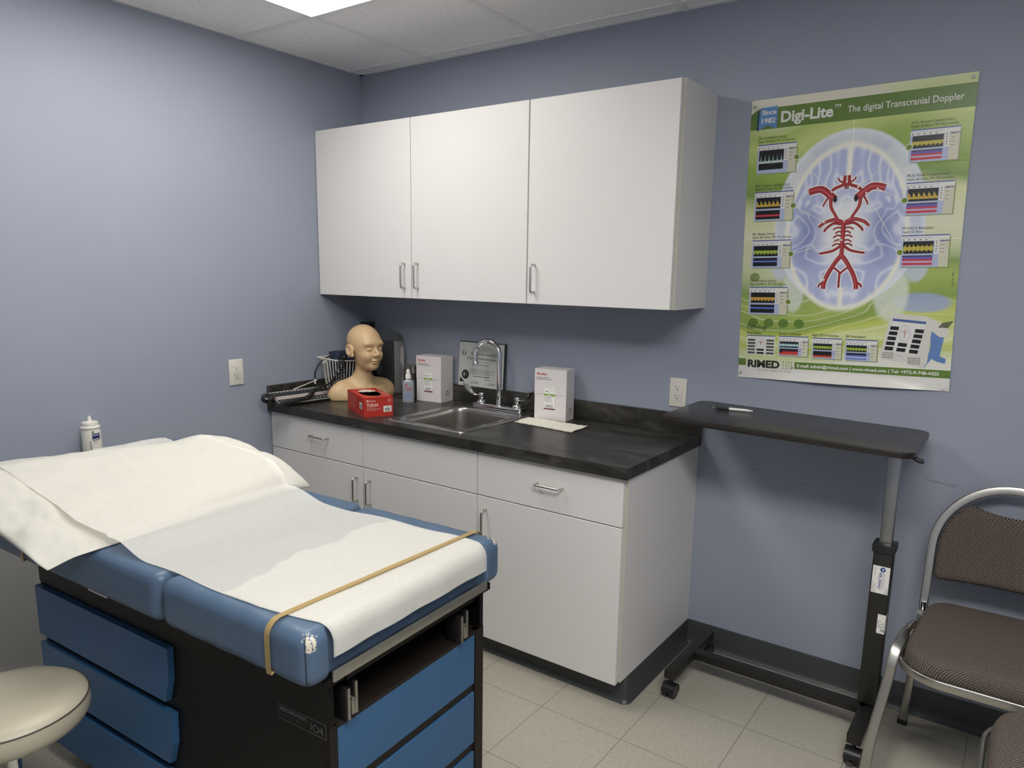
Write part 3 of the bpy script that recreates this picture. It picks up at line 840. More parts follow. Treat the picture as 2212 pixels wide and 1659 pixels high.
def paper_profile(v, off):
    """(x, z) polyline from the foot hem up over the pad and the pillow to the head end, at this v"""
    us = np.linspace(.045, 1.393, 155)
    z = zc(us).copy(); 
    inp = (us > PU0) & (us < PU1)
    vv = np.full_like(us, v)
    zp = base_z(us, vv) + .0068 + pil_T(us, vv)
    z = np.where(inp, np.maximum(z, zp), z)
    # the sheet is pulled straight between touching points: upper hull between u = .5 and the crest
    hull = []
    for x, y in zip(us, z):
        while len(hull) >= 2 and (hull[-1][1] - hull[-2][1]) * (x - hull[-2][0]) <= (y - hull[-2][1]) * (hull[-1][0] - hull[-2][0]): hull.pop()
        hull.append((x, y))
    hx, hz = zip(*hull); zh = np.interp(us, hx, hz)
    w_ = sstep(.58, .72, us) * (1 - .85 * sstep(.95, 1.10, us))
    zh = np.minimum(zh, z + .010 + .02 * sstep(.95, .70, us)); z = z * (1 - w_) + zh * w_
    pts = []
    # front drop
    zb = .722 
    for k_ in range(5): pts.append((.0030 + off, zb + (.755 - zb) * k_ / 4))
    for k_ in range(1, 9):
        a = R(90 * k_ / 9); pts.append((-.033 + (.0360 + off) * math.cos(a), .755 + (.0345 + off) * math.sin(a)))
    for x, y in zip(us, z): pts.append((-x, y + .0015 + off))
    return pts
def paper(off, umax=None, v0=.004, v1=.557):
    nv = 64; rows = []
    for j in range(nv + 1):
        b = j / nv; v = v0 + (v1 - v0) * b
        pr = paper_profile(v, off)
        if umax is not None:
            lim = umax(v)
            pr = [p if -p[0] < lim else None for p in pr]
            pr = [p for p in pr if p]; m = len(pr)
            last = pr[-1]
            while len(pr) < 60: pr.append(last)
            # resample to 60
            A = np.array(pr); d = np.r_[0, np.cumsum(np.hypot(*np.diff(A, axis=0).T))]
            t = np.linspace(0, d[-1], 60); pr = list(zip(np.interp(t, d, A[:, 0]), np.interp(t, d, A[:, 1])))
        rows.append((v, pr))
    m = len(rows[0][1]); vs = []
    for v, pr in rows:
        for i, (x, z) in enumerate(pr):
            u = -x
            e = 1.0
            hem = .006 * math.sin(u * 9) + .004 * math.sin(u * 23)
            vv = v + hem * (1 if v > .28 else -.6) * min(1, abs(v - .28) / .27) ** 2
            if u < .18: vv += (.028 * (1 - u / .18) if v < .28 else .0) * max(0, 1 - (v - v0) / .28) 
            dz = 0
            if u > .62: dz = (max(-.2, fbm(u * 9 + 2 * v, v * 6, 3.3, 3)) * .006 + (.5 - abs(fbm(u * 6, v * 9, 9.2, 3))) * .005) * sstep(.70, .95, u)
            elif u > .0: dz = max(0, fbm(u * 5, v * 3 + 2, 4.4, 3)) * .003
            wv = .0016 * math.sin(v * 38 + 5 * u) * (1 if u < .03 else 0)
            vs.append((x + wv, vv, z + float(dz)))
    fs = [(j * m + i, (j + 1) * m + i, (j + 1) * m + i + 1, j * m + i + 1) for j in range(nv) for i in range(m - 1)]
    return vs, fs
def um(v):
    return .292 + .05 * sstep(.02, .20, v) + .012 * math.sin(v * 31) + .006 * math.sin(v * 77 + 1)
pt = thing('exam_paper', EM @ Vector((-.6, .28, .79)), 'long white sheet of thin exam paper draped over pillow and blue pad', 'exam paper')
vs, fs = paper(.0014); MB(EM).add(vs, fs).build('sheet', M_PAP, pt, smooth=180, recalc=True)
vs, fs = paper(.0004, um, .010, .552); MB(EM).add(vs, fs).build('folded_under_layer', M_PAP, pt, smooth=180, recalc=True)

# ---------------------------------------------------------------- elastic bands
def band_mat():
    m, n, b = nt('tan_elastic'); b.inputs['Base Color'].default_value = (0.50, 0.375, 0.17, 1); b.inputs['Roughness'].default_value = 0.35
    tc = N(n, 'ShaderNodeTexCoord'); sx = N(n, 'ShaderNodeSeparateXYZ'); n.links.new(tc.outputs['Object'], sx.inputs[0])
    tr = N(n, 'ShaderNodeBsdfTransparent'); tr.inputs[0].default_value = (0.95, 0.85, 0.6, 1); mx = N(n, 'ShaderNodeMixShader'); mx.inputs[0].default_value = .42
    n.links.new(b.outputs[0], mx.inputs[1]); n.links.new(tr.outputs[0], mx.inputs[2]); n.links.new(mx.outputs[0], n.nodes['Material Output'].inputs['Surface'])
    return m
M_BAND = band_mat()
def band(uf, ztop, zlow, label, over):
    o = .0035
    path = [(-.018, .690), (-.0322, .681), (-.0333, .70), (-.0330 - .0005, ztop - .040)]
    for k_ in range(1, 9):
        a = R(180 - 90 * k_ / 9); path.append((-.001 + (.0325) * math.cos(a), ztop - .031 + (.031 + o) * math.sin(a)))
    path += [(.03, ztop + o), (.15, ztop + o + .0006), (.3, ztop + o + .001), (.45, ztop + o + .0006), (.575, ztop + o)]
    for k_ in range(0, 9):
        a = R(90 - 90 * k_ / 8); path.append((.608 + (.0325) * math.cos(a), ztop - .031 + (.031 + o) * math.sin(a)))
    path += [(.6398, .70), (.6385, .681), (.625, .690)]
    path += [(.60, .6674), (.3, .6674), (.0, .6674)]
    m = len(path); hw = .0078; vs = []
    for (v, z) in path:
        u = uf(v); 
        vs += [(-u - hw, v, z), (-u + hw, v, z), (-u + hw * .9, v, z), (-u - hw * .9, v, z)]
    P2 = [Vector((v, z)) for v, z in path]
    for i in range(m):
        d = (P2[(i + 1) % m] - P2[i - 1]); nrm = Vector((-d.y, d.x)).normalized() * .0012
        for kk in (0, 1):
            x, y, z = vs[i * 4 + kk]; vs[i * 4 + kk] = (x, y + nrm.x, z + nrm.y)
    fs = []
    for i in range(m):
        j = (i + 1) % m
        for kk in range(4): fs.append((i * 4 + kk, i * 4 + (kk + 1) % 4, j * 4 + (kk + 1) % 4, j * 4 + kk))
    MB(EM).add(vs, fs).build('elastic_band', M_BAND, smooth=40, recalc=True, origin=EM @ Vector((-uf(.3), .3, ztop)), label=label, cat='elastic band', group='elastic bands round the exam table')
band(lambda v: .110 - .038 * (v + .03) / .67, .790, .667, 'tan elastic band stretched across the foot of the exam table', True)
band(lambda v: 1.125 + .0 * v, float(zc(np.array(1.125))) + .001, .667, 'tan elastic band round the head end, under the pillow', False)

# ---------------------------------------------------------------- low ledge box and gel bottle by the left wall
M_GREYBOX = mat('pale_grey_laminate', (0.34, 0.335, 0.325), 0.6)
lb = thing('ledge_box', (.05, -1.9, 0), 'plain pale grey ledge box along the left wall behind the exam table head', 'ledge')
def ledge():
    y0, y1 = -2.75, -1.285
    prof = [(.001, .0), (.150, .0), (.128, .012), (.112, .035), (.104, .07), (.102, .12), (.101, .694), (.098, .70), (.001, .70)]
    vs = [(x, y, z) for y in (y0, y1) for x, z in prof]; n = len(prof)
    fs = [(i, (i + 1) % n, n + (i + 1) % n, n + i) for i in range(n)] + [tuple(range(n)), tuple(range(n, 2 * n))[::-1]]
    return vs, fs
vs, fs = ledge(); MB().add(vs, fs).build('casing', M_GREYBOX, lb, smooth=30, recalc=True)
M_BOT = mat('white_gel_bottle_plastic', (0.72, 0.70, 0.63), 0.4, var=(25, 0.08))
tilt = Matrix.Translation(Vector((.056, -1.4265, .700))) @ Matrix.Rotation(R(1.2), 4, 'X')
gb = thing('gel_bottle', (.056, -1.4265, .70), 'white squeeze bottle with handwriting and blue label by the left wall', 'bottle')
MB(tilt).lathe([(.030, 0), (.0335, .003), (.0335, .05), (.0330, .12), (.0315, .182), (.030, .186)], n=40).build('bottle_body', M_BOT, gb, smooth=40)
MB(tilt).lathe([(.0318, .184), (.0332, .188), (.0332, .1915), (.0300, .1935), (.0272, .196), (.0272, .206), (.0262, .209), (.009, .2125), (.0065, .218), (.0050, .228), (.0042, .231), (.0, .2312)], n=40).build('bottle_cap', M_BOT, gb, smooth=40)
def on_cyl(r, a0, zb):
    return lambda x, y: tilt @ Vector((r * math.cos(a0 + x / r), r * math.sin(a0 + x / r), zb + y))
lab = MB()
ac = math.atan2(-2.66 + 1.42, 2.86 - .05)           # direction to the viewer
for i in range(12):
    x0, x1 = .0035 + .0275 * i / 12, .0035 + .0275 * (i + 1) / 12
    Pc = on_cyl(.0341, ac, .146); lab.quad(Pc(x0, 0), Pc(x1, 0), Pc(x1, .0235), Pc(x0, .0235), 0)
Pc = on_cyl(.0343, ac, .146)
lab.text('Kendall', lambda x, y: on_cyl(.0344, ac, .146)(x + .006, y + .0155), .0068, mi=1, bold=.02)
for i in range(6):
    x0, x1 = .006 + .021 * i / 6, .006 + .021 * (i + 1) / 6
    lab.quad(Pc(x0, .002), Pc(x1, .002), Pc(x1, .004), Pc(x0, .004), 1)
lab.text('E3', lambda x, y: on_cyl(.0341, ac, .146)(x + .0035, y + .027), .008, mi=2, bold=.05)
lab.text('250 ml', lambda x, y: on_cyl(.0341, ac, .146)(x + .006, y - .007), .0045, mi=2)
lab.text('Gel pour bt', lambda x, y: on_cyl(.0341, ac, .146)(x + .006, y - .0125), .0045, mi=2)
RV = lambda zb, xo: (lambda x, y: on_cyl(.0341, ac, 0)(xo - y, zb + x))
lab.text('Fill & Gel Remover', RV(.062, -.0015), .0105, mi=2, shear=.15)
lab.text('Not for use', RV(.075, -.012), .0080, mi=2, shear=.15)
lab.build('printed_label', [mat('navy_label', (0.010, 0.018, 0.12), 0.5), M_PAPERW, M_INK], gb, smooth=60, label='navy label with black handwriting')

# ---------------------------------------------------------------- round stool
M_CREAM = mat('cream_vinyl', (0.47, 0.43, 0.33), 0.42, bump=(9, 0.12, 0.01))
SC = (1.017, -2.089)
st = thing('stool', (SC[0], SC[1], 0), 'round cream vinyl stool tucked beside the exam table drawers', 'stool')
prof = [(.0, .408), (.130, .408), (.148, .411), (.160, .422), (.1665, .438), (.1655, .456), (.163, .4685)]
MB().lathe(prof, (SC[0], SC[1], 0), n=72, cap=False).build('seat_band', M_CREAM, st, smooth=60)
MB().lathe([(.163, .4685), (.160, .473), (.148, .481), (.12, .488), (.07, .4925), (.0, .494)], (SC[0], SC[1], 0), n=72, cap=False).build('seat_top', M_CREAM, st, smooth=60)
pts = [(SC[0] + .1638 * math.cos(R(5 * i)), SC[1] + .1638 * math.sin(R(5 * i)), .4690) for i in range(72)]
MB().tube(pts, .0018, n=8, closed=True).build('piping', mat('dark_piping', (0.06, 0.05, 0.04), 0.5), st, smooth=60)
MB().lathe([(.024, .13), (.024, .28), (.014, .281), (.014, .400), (.06, .402), (.062, .4085)], (SC[0], SC[1], 0), n=32).build('column', M_CHROME, st, smooth=40)
for i in range(5):
    a = R(72 * i + 20)
    dv = Vector((math.cos(a), math.sin(a), 0)); c0 = Vector((SC[0], SC[1], 0))
    lg = MB().tube([c0 + dv * .015 + Vector((0, 0, .155)), c0 + dv * .10 + Vector((0, 0, .12)), c0 + dv * .20 + Vector((0, 0, .075))], [.018, .016, .012], n=12)
    l = lg.build('leg', M_CHROME2, st, smooth=60)
    w0 = c0 + dv * .20; side = Vector((-dv.y, dv.x, 0))
    MB().cyl(w0 + side * -.014 + Vector((0, 0, .024)), w0 + side * .014 + Vector((0, 0, .024)), .024, n=24).cyl(w0 + Vector((0, 0, .03)), w0 + Vector((0, 0, .072)), .007, n=10).build('caster', M_BLACKP, l, smooth=40)

# ================================================================ THINGS ON THE WORKTOP
# mannequin head -------------------------------------------------------------
M_SKIN = mat('matte_tan_plastic', (0.60, 0.42, 0.235), 0.42, spec=0.4)
HC = Vector((.260, -.254, 1.100)); HYAW = R(-7); TYAW = R(-15)
def head_sdf(X, Y, Z):
    # head coordinates, x forward
    c, s = math.cos(-HYAW), math.sin(-HYAW)
    x = X * c - Y * s; y = X * s + Y * c; z = Z
    ay = np.abs(y)
    d = s_ell(x, y, z, (-.014, 0, .046), (.090, .072, .077))
    d = smin(d, s_ell(x, y, z, (.024, 0, .010), (.060, .061, .075)), .03)
    d = smin(d, s_ell(x, ay, z, (.020, .010, -.040), (.055, .041, .052)), .025)
    zz = z; z = (z - .008) * 1.03                      # face features sit a little higher on this head
    d = smin(d, s_ell(x, y, z, (.055, 0, -.083), (.022, .024, .019)), .022)
    d = smin(d, s_ell(x, ay, z, (.052, .032, -.030), (.026, .020, .022)), .022)         # cheek
    d = smin(d, s_ell(x, ay, z, (.068, .025, .030), (.014, .026, .010)), .020)          # brow
    d = smax(d, -s_ell(x, ay, z, (.098, .030, .004), (.020, .021, .014)), .018)         # eye hollow
    d = smin(d, s_ell(x, ay, z, (.0655, .0300, .003), (.0155, .0155, .0120)), .005)      # closed lid
    lid = s_ell(x, ay, z, (.0655, .0300, .003), (.0160, .0160, .0125))
    gl = np.maximum(np.abs(z + .0035 + 9.0 * (ay - .030) ** 2 * -1.6) - .0006, np.abs(lid) - .0018)
    d = smax(d, -np.maximum(gl, np.abs(ay - .030) - .0150), .0012)
    gl2 = np.maximum(np.abs(z - .0115 + 16.0 * (ay - .030) ** 2) - .0006, np.maximum(ay - .047, .016 - ay)); gl2 = np.maximum(gl2, .055 - x)
    d = smax(d, -np.maximum(gl2, -d - .0014), .0014)
    d = smin(d, s_cap(x, y, z, (.076, 0, .014), (.100, 0, -.021), .0052, .0082), .009)   # nose
    d = smin(d, s_ell(x, ay, z, (.0905, .0095, -.0255), (.0095, .0062, .0065)), .006)
    d = smax(d, -s_ell(x, ay, z, (.0965, .0062, -.0325), (.0055, .0032, .0045)), .002)
    d = smin(d, s_ell(x, y, z, (.0790, 0, -.0505), (.0135, .0215, .0062)), .006)         # lips
    d = smin(d, s_ell(x, y, z, (.0770, 0, -.0610), (.0130, .0180, .0064)), .005)
    d = smax(d, -s_ell(x, y, z, (.093, 0, -.0558 ), (.0200, .0245, .0011)), .002)
    d = smax(d, -s_ell(x, y, z, (.0930, 0, -.0395), (.006, .0028, .006)), .005)
    d = smax(d, -s_ell(x, y, z, (.086, 0, -.0725), (.010, .016, .004)), .008)
    z = zz
    # ears
    ex, ez = x + .008, z - .002
    ca, sa = math.cos(R(14)), math.sin(R(14))
    px = ex * ca + ez * sa; pz = -ex * sa + ez * ca
    py = ay - .0700 - .20 * np.maximum(-px, -.02) * 1.0
    ear = s_ell(px, py, pz, (-.004, .006, 0), (.0185, .0075, .0305))
    ring = np.sqrt((np.sqrt((px + .006) ** 2 / 1.0 + ((pz - .004) * .66) ** 2) - .0155) ** 2 + (py - .0125) ** 2) - .0034
    ring = smax(ring, -(pz + .020), .004)
    ear = smax(ear, -s_ell(px, py, pz, (-.001, .0150, .001), (.0105, .0075, .0165)), .004)
    ear = smin(ear, ring, .003)
    ear = smin(ear, s_ell(px, py, pz, (.004, .006, -.024), (.0085, .0055, .0085)), .005)
    d = smin(d, ear, .006)
    d = smax(d, -s_cap(px, py, pz, (.004, .014, -.002), (.004, -.004, -.002), .0042), .003)
    # neck and shoulders
    c2, s2 = math.cos(-TYAW), math.sin(-TYAW)
    tx = X * c2 - Y * s2 + .012; ty = X * s2 + Y * c2; aty = np.abs(ty)
    nk = s_cap(x * .5 + tx * .5, ty, z, (-.012, 0, -.03), (-.026, 0, -.20), .039, .045)
    body = s_ell(tx, ty, z, (-.028, 0, -.200), (.058, .128, .046))
    body = smin(body, s_ell(tx, aty, z, (-.030, .118, -.212), (.050, .058, .060)), .030)
    body = smin(body, s_ell(tx, ty, z, (.0, 0, -.225), (.062, .120, .050)), .03)
    body = smin(body, s_cap(tx, aty, z, (-.034, .015, -.138), (-.036, .100, -.186), .026, .028), .042)
    body = smin(body, s_cap(tx, aty, z, (.028, .012, -.184), (.020, .095, -.180), .0050), .018)   # collar bones
    body = smax(body, -s_ell(tx, ty, z, (.042, 0, -.158), (.018, .012, .018)), .016)
    body = smin(body, nk, .032)
    body = smax(body, -s_cap(tx, aty, z, (.050, .138, -.240), (.066, .128, -.205), .0035), .006)
    d = smin(d, body, .018)
    return np.maximum(d, -z - .2325)
V, F_ = surface_nets(head_sdf, (-.135, -.215, -.237), (.135, .215, .130), .0022)
V = V + np.array(HC)
mh = thing('mannequin_head', (HC.x, HC.y, CT), 'bald tan mannequin head with closed eyes standing on the corner of the worktop', 'mannequin head')
MB().arrays(V, F_).build('head_and_shoulders', M_SKIN, mh, smooth=180)

# red glove box ---------------------------------------------------------------
M_RED = mat('red_card', (0.46, 0.028, 0.016), 0.42)
M_PINK = mat('pale_print', (0.80, 0.62, 0.58), 0.6)
ga = math.atan2(-.4756 + .5899, .6585 - .6017); 
GM = Matrix.Translation(Vector((.6030, -.5885, CT))) @ Matrix.Rotation(ga, 4, 'Z')   # x along the short front, y back to the corner
gbx = thing('glove_box', (.56, -.47, CT), 'red cardboard box of gloves with a torn oval opening at the worktop edge', 'glove box')
GW, GL, GH = .128, .248, .083
hole = []
for i in range(28):
    a = 2 * math.pi * i / 28
    rx, ry = .043, .088
    hole.append((GW * .50 + rx * math.copysign(abs(math.cos(a)) ** .9, math.cos(a)), GL * .50 + ry * math.sin(a)))
b_ = MB(GM)
b_.quad((0, 0, 0), (GW, 0, 0), (GW, 0, GH), (0, 0, GH)); b_.quad((0, GL, 0), (0, 0, 0), (0, 0, GH), (0, GL, GH))
b_.quad((GW, 0, 0), (GW, GL, 0), (GW, GL, GH), (GW, 0, GH)); b_.quad((GW, GL, 0), (0, GL, 0), (0, GL, GH), (GW, GL, GH))
b_.quad((0, 0, .0004), (0, GL, .0004), (GW, GL, .0004), (GW, 0, .0004))
# top with the hole: connect ring to the border
bor = []
for p in hole:
    a = math.atan2(p[1] - GL / 2, (p[0] - GW / 2)); 
    c_, s_n = math.cos(a), math.sin(a)
    k_ = min((GW / 2) / max(1e-6, abs(c_)), (GL / 2) / max(1e-6, abs(s_n)))
    bor.append((GW / 2 + c_ * k_, GL / 2 + s_n * k_))
corn = [(GW, GL), (0, GL), (0, 0), (GW, 0)]
ba = [math.atan2(p[1] - GL / 2, p[0] - GW / 2) for p in bor]
for cx_, cy_ in corn:
    a = math.atan2(cy_ - GL / 2, cx_ - GW / 2); k_ = min(range(28), key=lambda i: abs(ba[i] - a)); bor[k_] = (cx_, cy_)
nv_ = len(hole)
b_.add([(p[0], p[1], GH) for p in bor] + [(p[0], p[1], GH) for p in hole], [(i, (i + 1) % nv_, nv_ + (i + 1) % nv_, nv_ + i) for i in range(nv_)])
b_.build('carton', M_RED, gbx, smooth=0, recalc=False)
MB(GM).box(.006, GW - .006, .006, GL - .006, .01, GH - .018, .012).build('dark_gloves', mat('navy_gloves', (0.012, 0.012, 0.03), 0.5, bump=(60, 0.8, 0.01)), gbx, smooth=40, label='folded dark gloves')
fl_ = MB(GM)
pts = [(p[0], p[1]) for p in hole if p[1] > GL * .58]
pts = pts + [(GW * .30, GL * .53), (GW * .42, GL * .56), (GW * .50, GL * .50), (GW * .62, GL * .55), (GW * .70, GL * .52)]
cxy = (GW * .5, GL * .68)
pts.sort(key=lambda p: math.atan2(p[1] - cxy[1], p[0] - cxy[0]))
fl_.add([(p[0], p[1], GH + .0006 + .002 * (p[1] < GL * .58)) for p in pts], [tuple(range(len(pts)))])
fl_.build('torn_flap', mat('torn_card', (0.62, 0.52, 0.46), 0.8), gbx, smooth=0, label='torn pale cardboard flap')
pr = MB(GM); e_ = -.0004
FP = lambda x, y: (x, e_, y)                       # front (short) face
pr.text('Medicom', lambda x, y: FP(.022 + x, .0655 + y), .0072, bold=.02, width=.030)
sh = [(.0125, .0720), (.0165, .0728), (.0205, .0720), (.0203, .0670), (.0165, .0632), (.0127, .0670)]
pr.add([FP(*p) for p in sh], [tuple(range(6))])
pr.text('Vulcan', lambda x, y: FP(.013 + x, .0445 + y), .0235, bold=.012, width=.050)
for k_, (t_, w_) in enumerate((('NITRILE GLOVES', .034), ('GANTS D\'EXAMEN EN NITRILE', .060), ('POWDER FREE NON STERILE', .042))):
    pr.text(t_, lambda x, y, k_=k_: FP(.014 + x, .0385 - .0062 * k_ + y), .0045, width=w_)
pr.text('SIZE', lambda x, y: FP(.104 + x, .069 + y), .006, width=.016); pr.text('LARGE', lambda x, y: FP(.104 + x, .061 + y), .006, width=.016)
SPn = lambda x, y: (e_, GL - x, y)                 # long face
for k_, w_ in enumerate((.13, .12, .14, .10, .12, .11, .09)):
    pr.text('Medical examination gloves powder free'[:20 + 2 * k_], lambda x, y, k_=k_: SPn(.016 + x, .070 - .0088 * k_ + y), .004, width=w_)
TP = lambda x, y: (x, y, GH + .0004)
pr.text('Vulcan Nitrile', lambda x, y: TP(.012 + x, .008 + y), .009, width=.045)
pr.text('Medicom', lambda x, y: TP(.072 + x, .010 + y), .008, width=.042)
for k_ in range(9): pr.text('Medical examination gloves', lambda x, y, k_=k_: (GW - .006 - y, .03 + x, GH + .0004), .004, width=.11) if k_ == 0 else None
for k_ in range(5):
    pr.text('powder free latex free single use', lambda x, y, k_=k_: (GW - .007 - .0048 * k_, .035 + x, GH + .0004) if False else (GW - .007 - .0048 * k_ - y, .035 + x, GH + .0004), .0034, width=.12)
def barcode(mb, F, x0, y0, w, h, mi, n=22, seed=1):
    rnd = random.Random(seed); x = x0
    while x < x0 + w:
        bw = rnd.choice((.0006, .0009, .0014)) * w / .02; 
        mb.quad(F(x, y0), F(min(x + bw, x0 + w), y0), F(min(x + bw, x0 + w), y0 + h), F(x, y0 + h), mi); x += bw + rnd.choice((.0007, .0010, .0013)) * w / .02
F2 = lambda x, y: (x, e_ * 1.6, y)
pr.quad(F2(.086, .018), F2(.121, .018), F2(.121, .044), F2(.086, .044), 1)
F3 = lambda x, y: (x, e_ * 2.4, y)
barcode(pr, F3, .0915, .021, .024, .014, 2, seed=3); pr.text('10 00165 0821', lambda x, y: F3(.091 + x, .0385 + y), .0042, mi=2, width=.026)
S2 = lambda x, y: (e_ * 1.6, GL - x, y); S3 = lambda x, y: (e_ * 2.4, GL - x, y)
pr.quad(S2(.190, .030), S2(.226, .030), S2(.226, .058), S2(.190, .058), 1); 
rnd = random.Random(5)
for k_ in range(9): pr.quad(S3(.196, .033 + .0022 * k_), S3(.220, .033 + .0022 * k_), S3(.220, .0342 + .0022 * k_), S3(.196, .0342 + .0022 * k_), 2)
pr.build('printing', [M_PINK, M_PAPERW, M_INK], gbx, smooth=0, label='pale lettering and barcode labels')

# two white cartons ------------------------------------------------------------
def recycle(mb, F, cx, cy, r, mi):
    for k_ in range(3):
        a = R(90 + 120 * k_)
        rot = lambda x, y: F(cx + x * math.cos(a) - y * math.sin(a), cy + x * math.sin(a) + y * math.cos(a))
        mb.add([rot(r * .55, -r * .75), rot(r * 1.0, -r * .35), rot(r * 1.0, r * .25), rot(r * .60, r * .05), rot(r * .60, -r * .30)], [(0, 1, 2, 3, 4)], mi)
        mb.add([rot(r * 1.18, r * .12), rot(r * .45, r * .05), rot(r * .86, r * .62)], [(0, 1, 2)], mi)
def ambu(fl, fr, back, label, h=.216):
    fl = Vector((*fl, 0)); fr = Vector((*fr, 0)); ang = math.atan2(fr.y - fl.y, fr.x - fl.x)
    W_ = (fr - fl).length; D_ = back
    M = Matrix.Translation(Vector((fl.x, fl.y, CT))) @ Matrix.Rotation(ang, 4, 'Z')
    t = thing('carton', M @ Vector((W_ / 2, D_ / 2, 0)), label, 'box', group='white medical cartons beside the sink')
    zs = .107
    F = Matrix(((0, 0, 1, 0), (1, 0, 0, 0), (0, 1, 0, 0), (0, 0, 0, 1)))
    MB(M).prism([(.0010, 0), (D_ - .0006, 0), (D_ - .0006, h - .0135), (.0010, zs)], .0008, W_ - .0008, M=F).build('tray', M_CARD, t, smooth=0, recalc=True)
    # hinged lid: the front and the sides cut on the slope
    lid = MB(M); th = .0012
    pts = [(0, zs + .0022), (D_, h - .012), (D_, h), (0, h)]
    F = Matrix(((0, 0, 1, 0), (1, 0, 0, 0), (0, 1, 0, 0), (0, 0, 0, 1)))
    lid.prism([(p[0], p[1]) for p in pts], 0, W_, M=F, bev=0)
    lid.build('lid', M_CARD, t, smooth=0, recalc=True)
    MB(M).box(.004, W_ - .004, .004, D_ * .5, zs - .004, zs + .004).build('inner_edge', M_HOLE, t, smooth=0, label='dark gap under the lid')
    p = MB(M); e = -.0004
    F1 = lambda x, y: (x, e, y)
    p.text('Ambu', lambda x, y: F1(.008 + x, h - .026 + y), .0155, mi=0, bold=.03, width=.047)
    p.text('THE LEADERS IN INNOVATIVE', lambda x, y: F1(.008 + x, h - .0385 + y), .0052, mi=1, bold=.02, width=.056)
    p.text('SINGLE-USE DEVICE SOLUTIONS', lambda x, y: F1(.008 + x, h - .0455 + y), .0052, mi=1, bold=.02, width=.070)
    # label
    lx0, lx1, ly0, ly1 = .045, .096, .046, .143
    p.quad(F1(lx0, ly0), F1(lx1, ly0), F1(lx1, zs), F1(lx0, zs), 2); p.quad(F1(lx0, zs + .0022), F1(lx1, zs + .0022), F1(lx1, ly1), F1(lx0, ly1), 2)
    G1 = lambda x, y: (x, e * 1.8, y); G2 = lambda x, y: (x, e * 2.6, y)
    p.quad(G1(lx0, zs - .005), G1(lx1, zs - .005), G1(lx1, zs), G1(lx0, zs), 3); p.quad(G1(lx0, zs + .0022), G1(lx1, zs + .0022), G1(lx1, zs + .0055), G1(lx0, zs + .0055), 3)
    p.quad(G1(lx0, ly0), G1(lx1, ly0), G1(lx1, ly0 + .005), G1(lx0, ly0 + .005), 4)
    n = 18; cxx, czz = .0685, zs + .0005
    arc = [(cxx + .0098 * math.cos(R(180 + 180 * i / n)), czz + .0108 * math.sin(R(180 + 180 * i / n))) for i in range(n + 1)]
    p.add([G2(*q) for q in arc], [tuple(range(n + 1))], 5)
    ar2 = [(cxx + .0108 * math.cos(R(180 + 180 * i / n)), czz - .0008 + .0118 * math.sin(R(180 + 180 * i / n))) for i in range(n + 1)]
    p.add([(q[0], e * 2.2, q[1]) for q in ar2], [tuple(range(n + 1))], 6)
    p.text('SINGLE USE DEVICE WITH SENSORS', lambda x, y: G1(lx0 + .002 + x, ly1 - .006 + y), .0034, mi=6, width=.036)
    p.text('STERILE', lambda x, y: G1(lx0 + .007 + x, ly1 - .022 + y), .0048, mi=1, bold=.06, width=.012)
    p.text('REF 4017', lambda x, y: G1(lx0 + .028 + x, ly1 - .018 + y), .0038, mi=6, width=.016)
    for k_ in range(6):
        p.text('Ambu A/S Baltorpbakken', lambda x, y, k_=k_: G1(lx0 + .010 + x, zs - .0145 - .0032 * k_ + y), .0030, mi=6, width=.010 + .002 * (k_ % 3))
        p.text('For single use only', lambda x, y, k_=k_: G1(lx0 + .025 + x, zs - .0145 - .0032 * k_ + y), .0030, mi=6, width=.009 + .003 * (k_ % 2))
    for k_ in range(3): p.box(lx0 + .0045, lx0 + .008, e * 1.9, e * 1.6, zs - .012 - .007 * k_, zs - .009 - .007 * k_, mi=1)
    barcode(p, G1, lx0 + .008, ly0 + .008, .034, .0115, 6, seed=11)
    SF = lambda x, y: (W_ + .0004, x, y)
    recycle(p, SF, D_ * .52, .040, .0105, 1); p.text('RECYCLABLE', lambda x, y: SF(D_ * .52 - .011 + x, .0215 + y), .0035, mi=1, width=.022)
    p.build('printing', [mat('orange_red_print', (0.52, 0.055, 0.02), 0.5), M_INK, M_PAPERW, mat('lime_print', (0.25, 0.50, 0.05), 0.5), mat('plum_print', (0.16, 0.012, 0.06), 0.5), M_CARD, M_GREYINK], t, smooth=0, label='printed red logo and white shipping label')
ambu((.473, -.1290), (.6185, -.1170), .097, 'white medical carton left of the sink, touching the framed certificate')
ambu((1.1640, -.1400), (1.3085, -.1180), .088, 'white medical carton right of the sink, standing behind the paper towel')

# framed certificate -------------------------------------------------------------
cz0 = BS + .0005
lean = math.atan2(.024, .20)
CM = Matrix.Translation(Vector((.6520, -.0290, cz0))) @ Matrix.Rotation(-lean * .0, 4, 'X') @ Matrix.Rotation(-R(7.0), 4, 'X')
CM = Matrix.Translation(Vector((.6500, -.0225, cz0))) @ Matrix.Rotation(-R(3.2), 4, 'X')
cf = thing('framed_certificate', (.79, -.022, cz0), 'framed certificate leaning on the wall behind the faucet', 'certificate')
CW, CH = .268, .210
MB(CM).box(-.006, CW, .0015, .009, 0, CH, .001, seg=1).build('frame', M_BLACKP, cf, smooth=0)
MB(CM).box(-.0055, CW - .010, .0, .0013, .0005, CH - .0035).build('certificate_sheet', mat('grey_white_certificate', (0.52, 0.54, 0.50), 0.28), cf, smooth=0)
cp = MB(CM); F1 = lambda x, y: (x, -.0004, y); F2c = lambda x, y: (x, -.0008, y)
sc_ = .42
cp.text('The American Registry of', lambda x, y: F1(.065 + x, .150 + y), .014, shear=.35, width=.150)
cp.text('Diagnostic Medical Sonographers', lambda x, y: F1(.042 + x, .128 + y), .0150, shear=.35, width=.200)
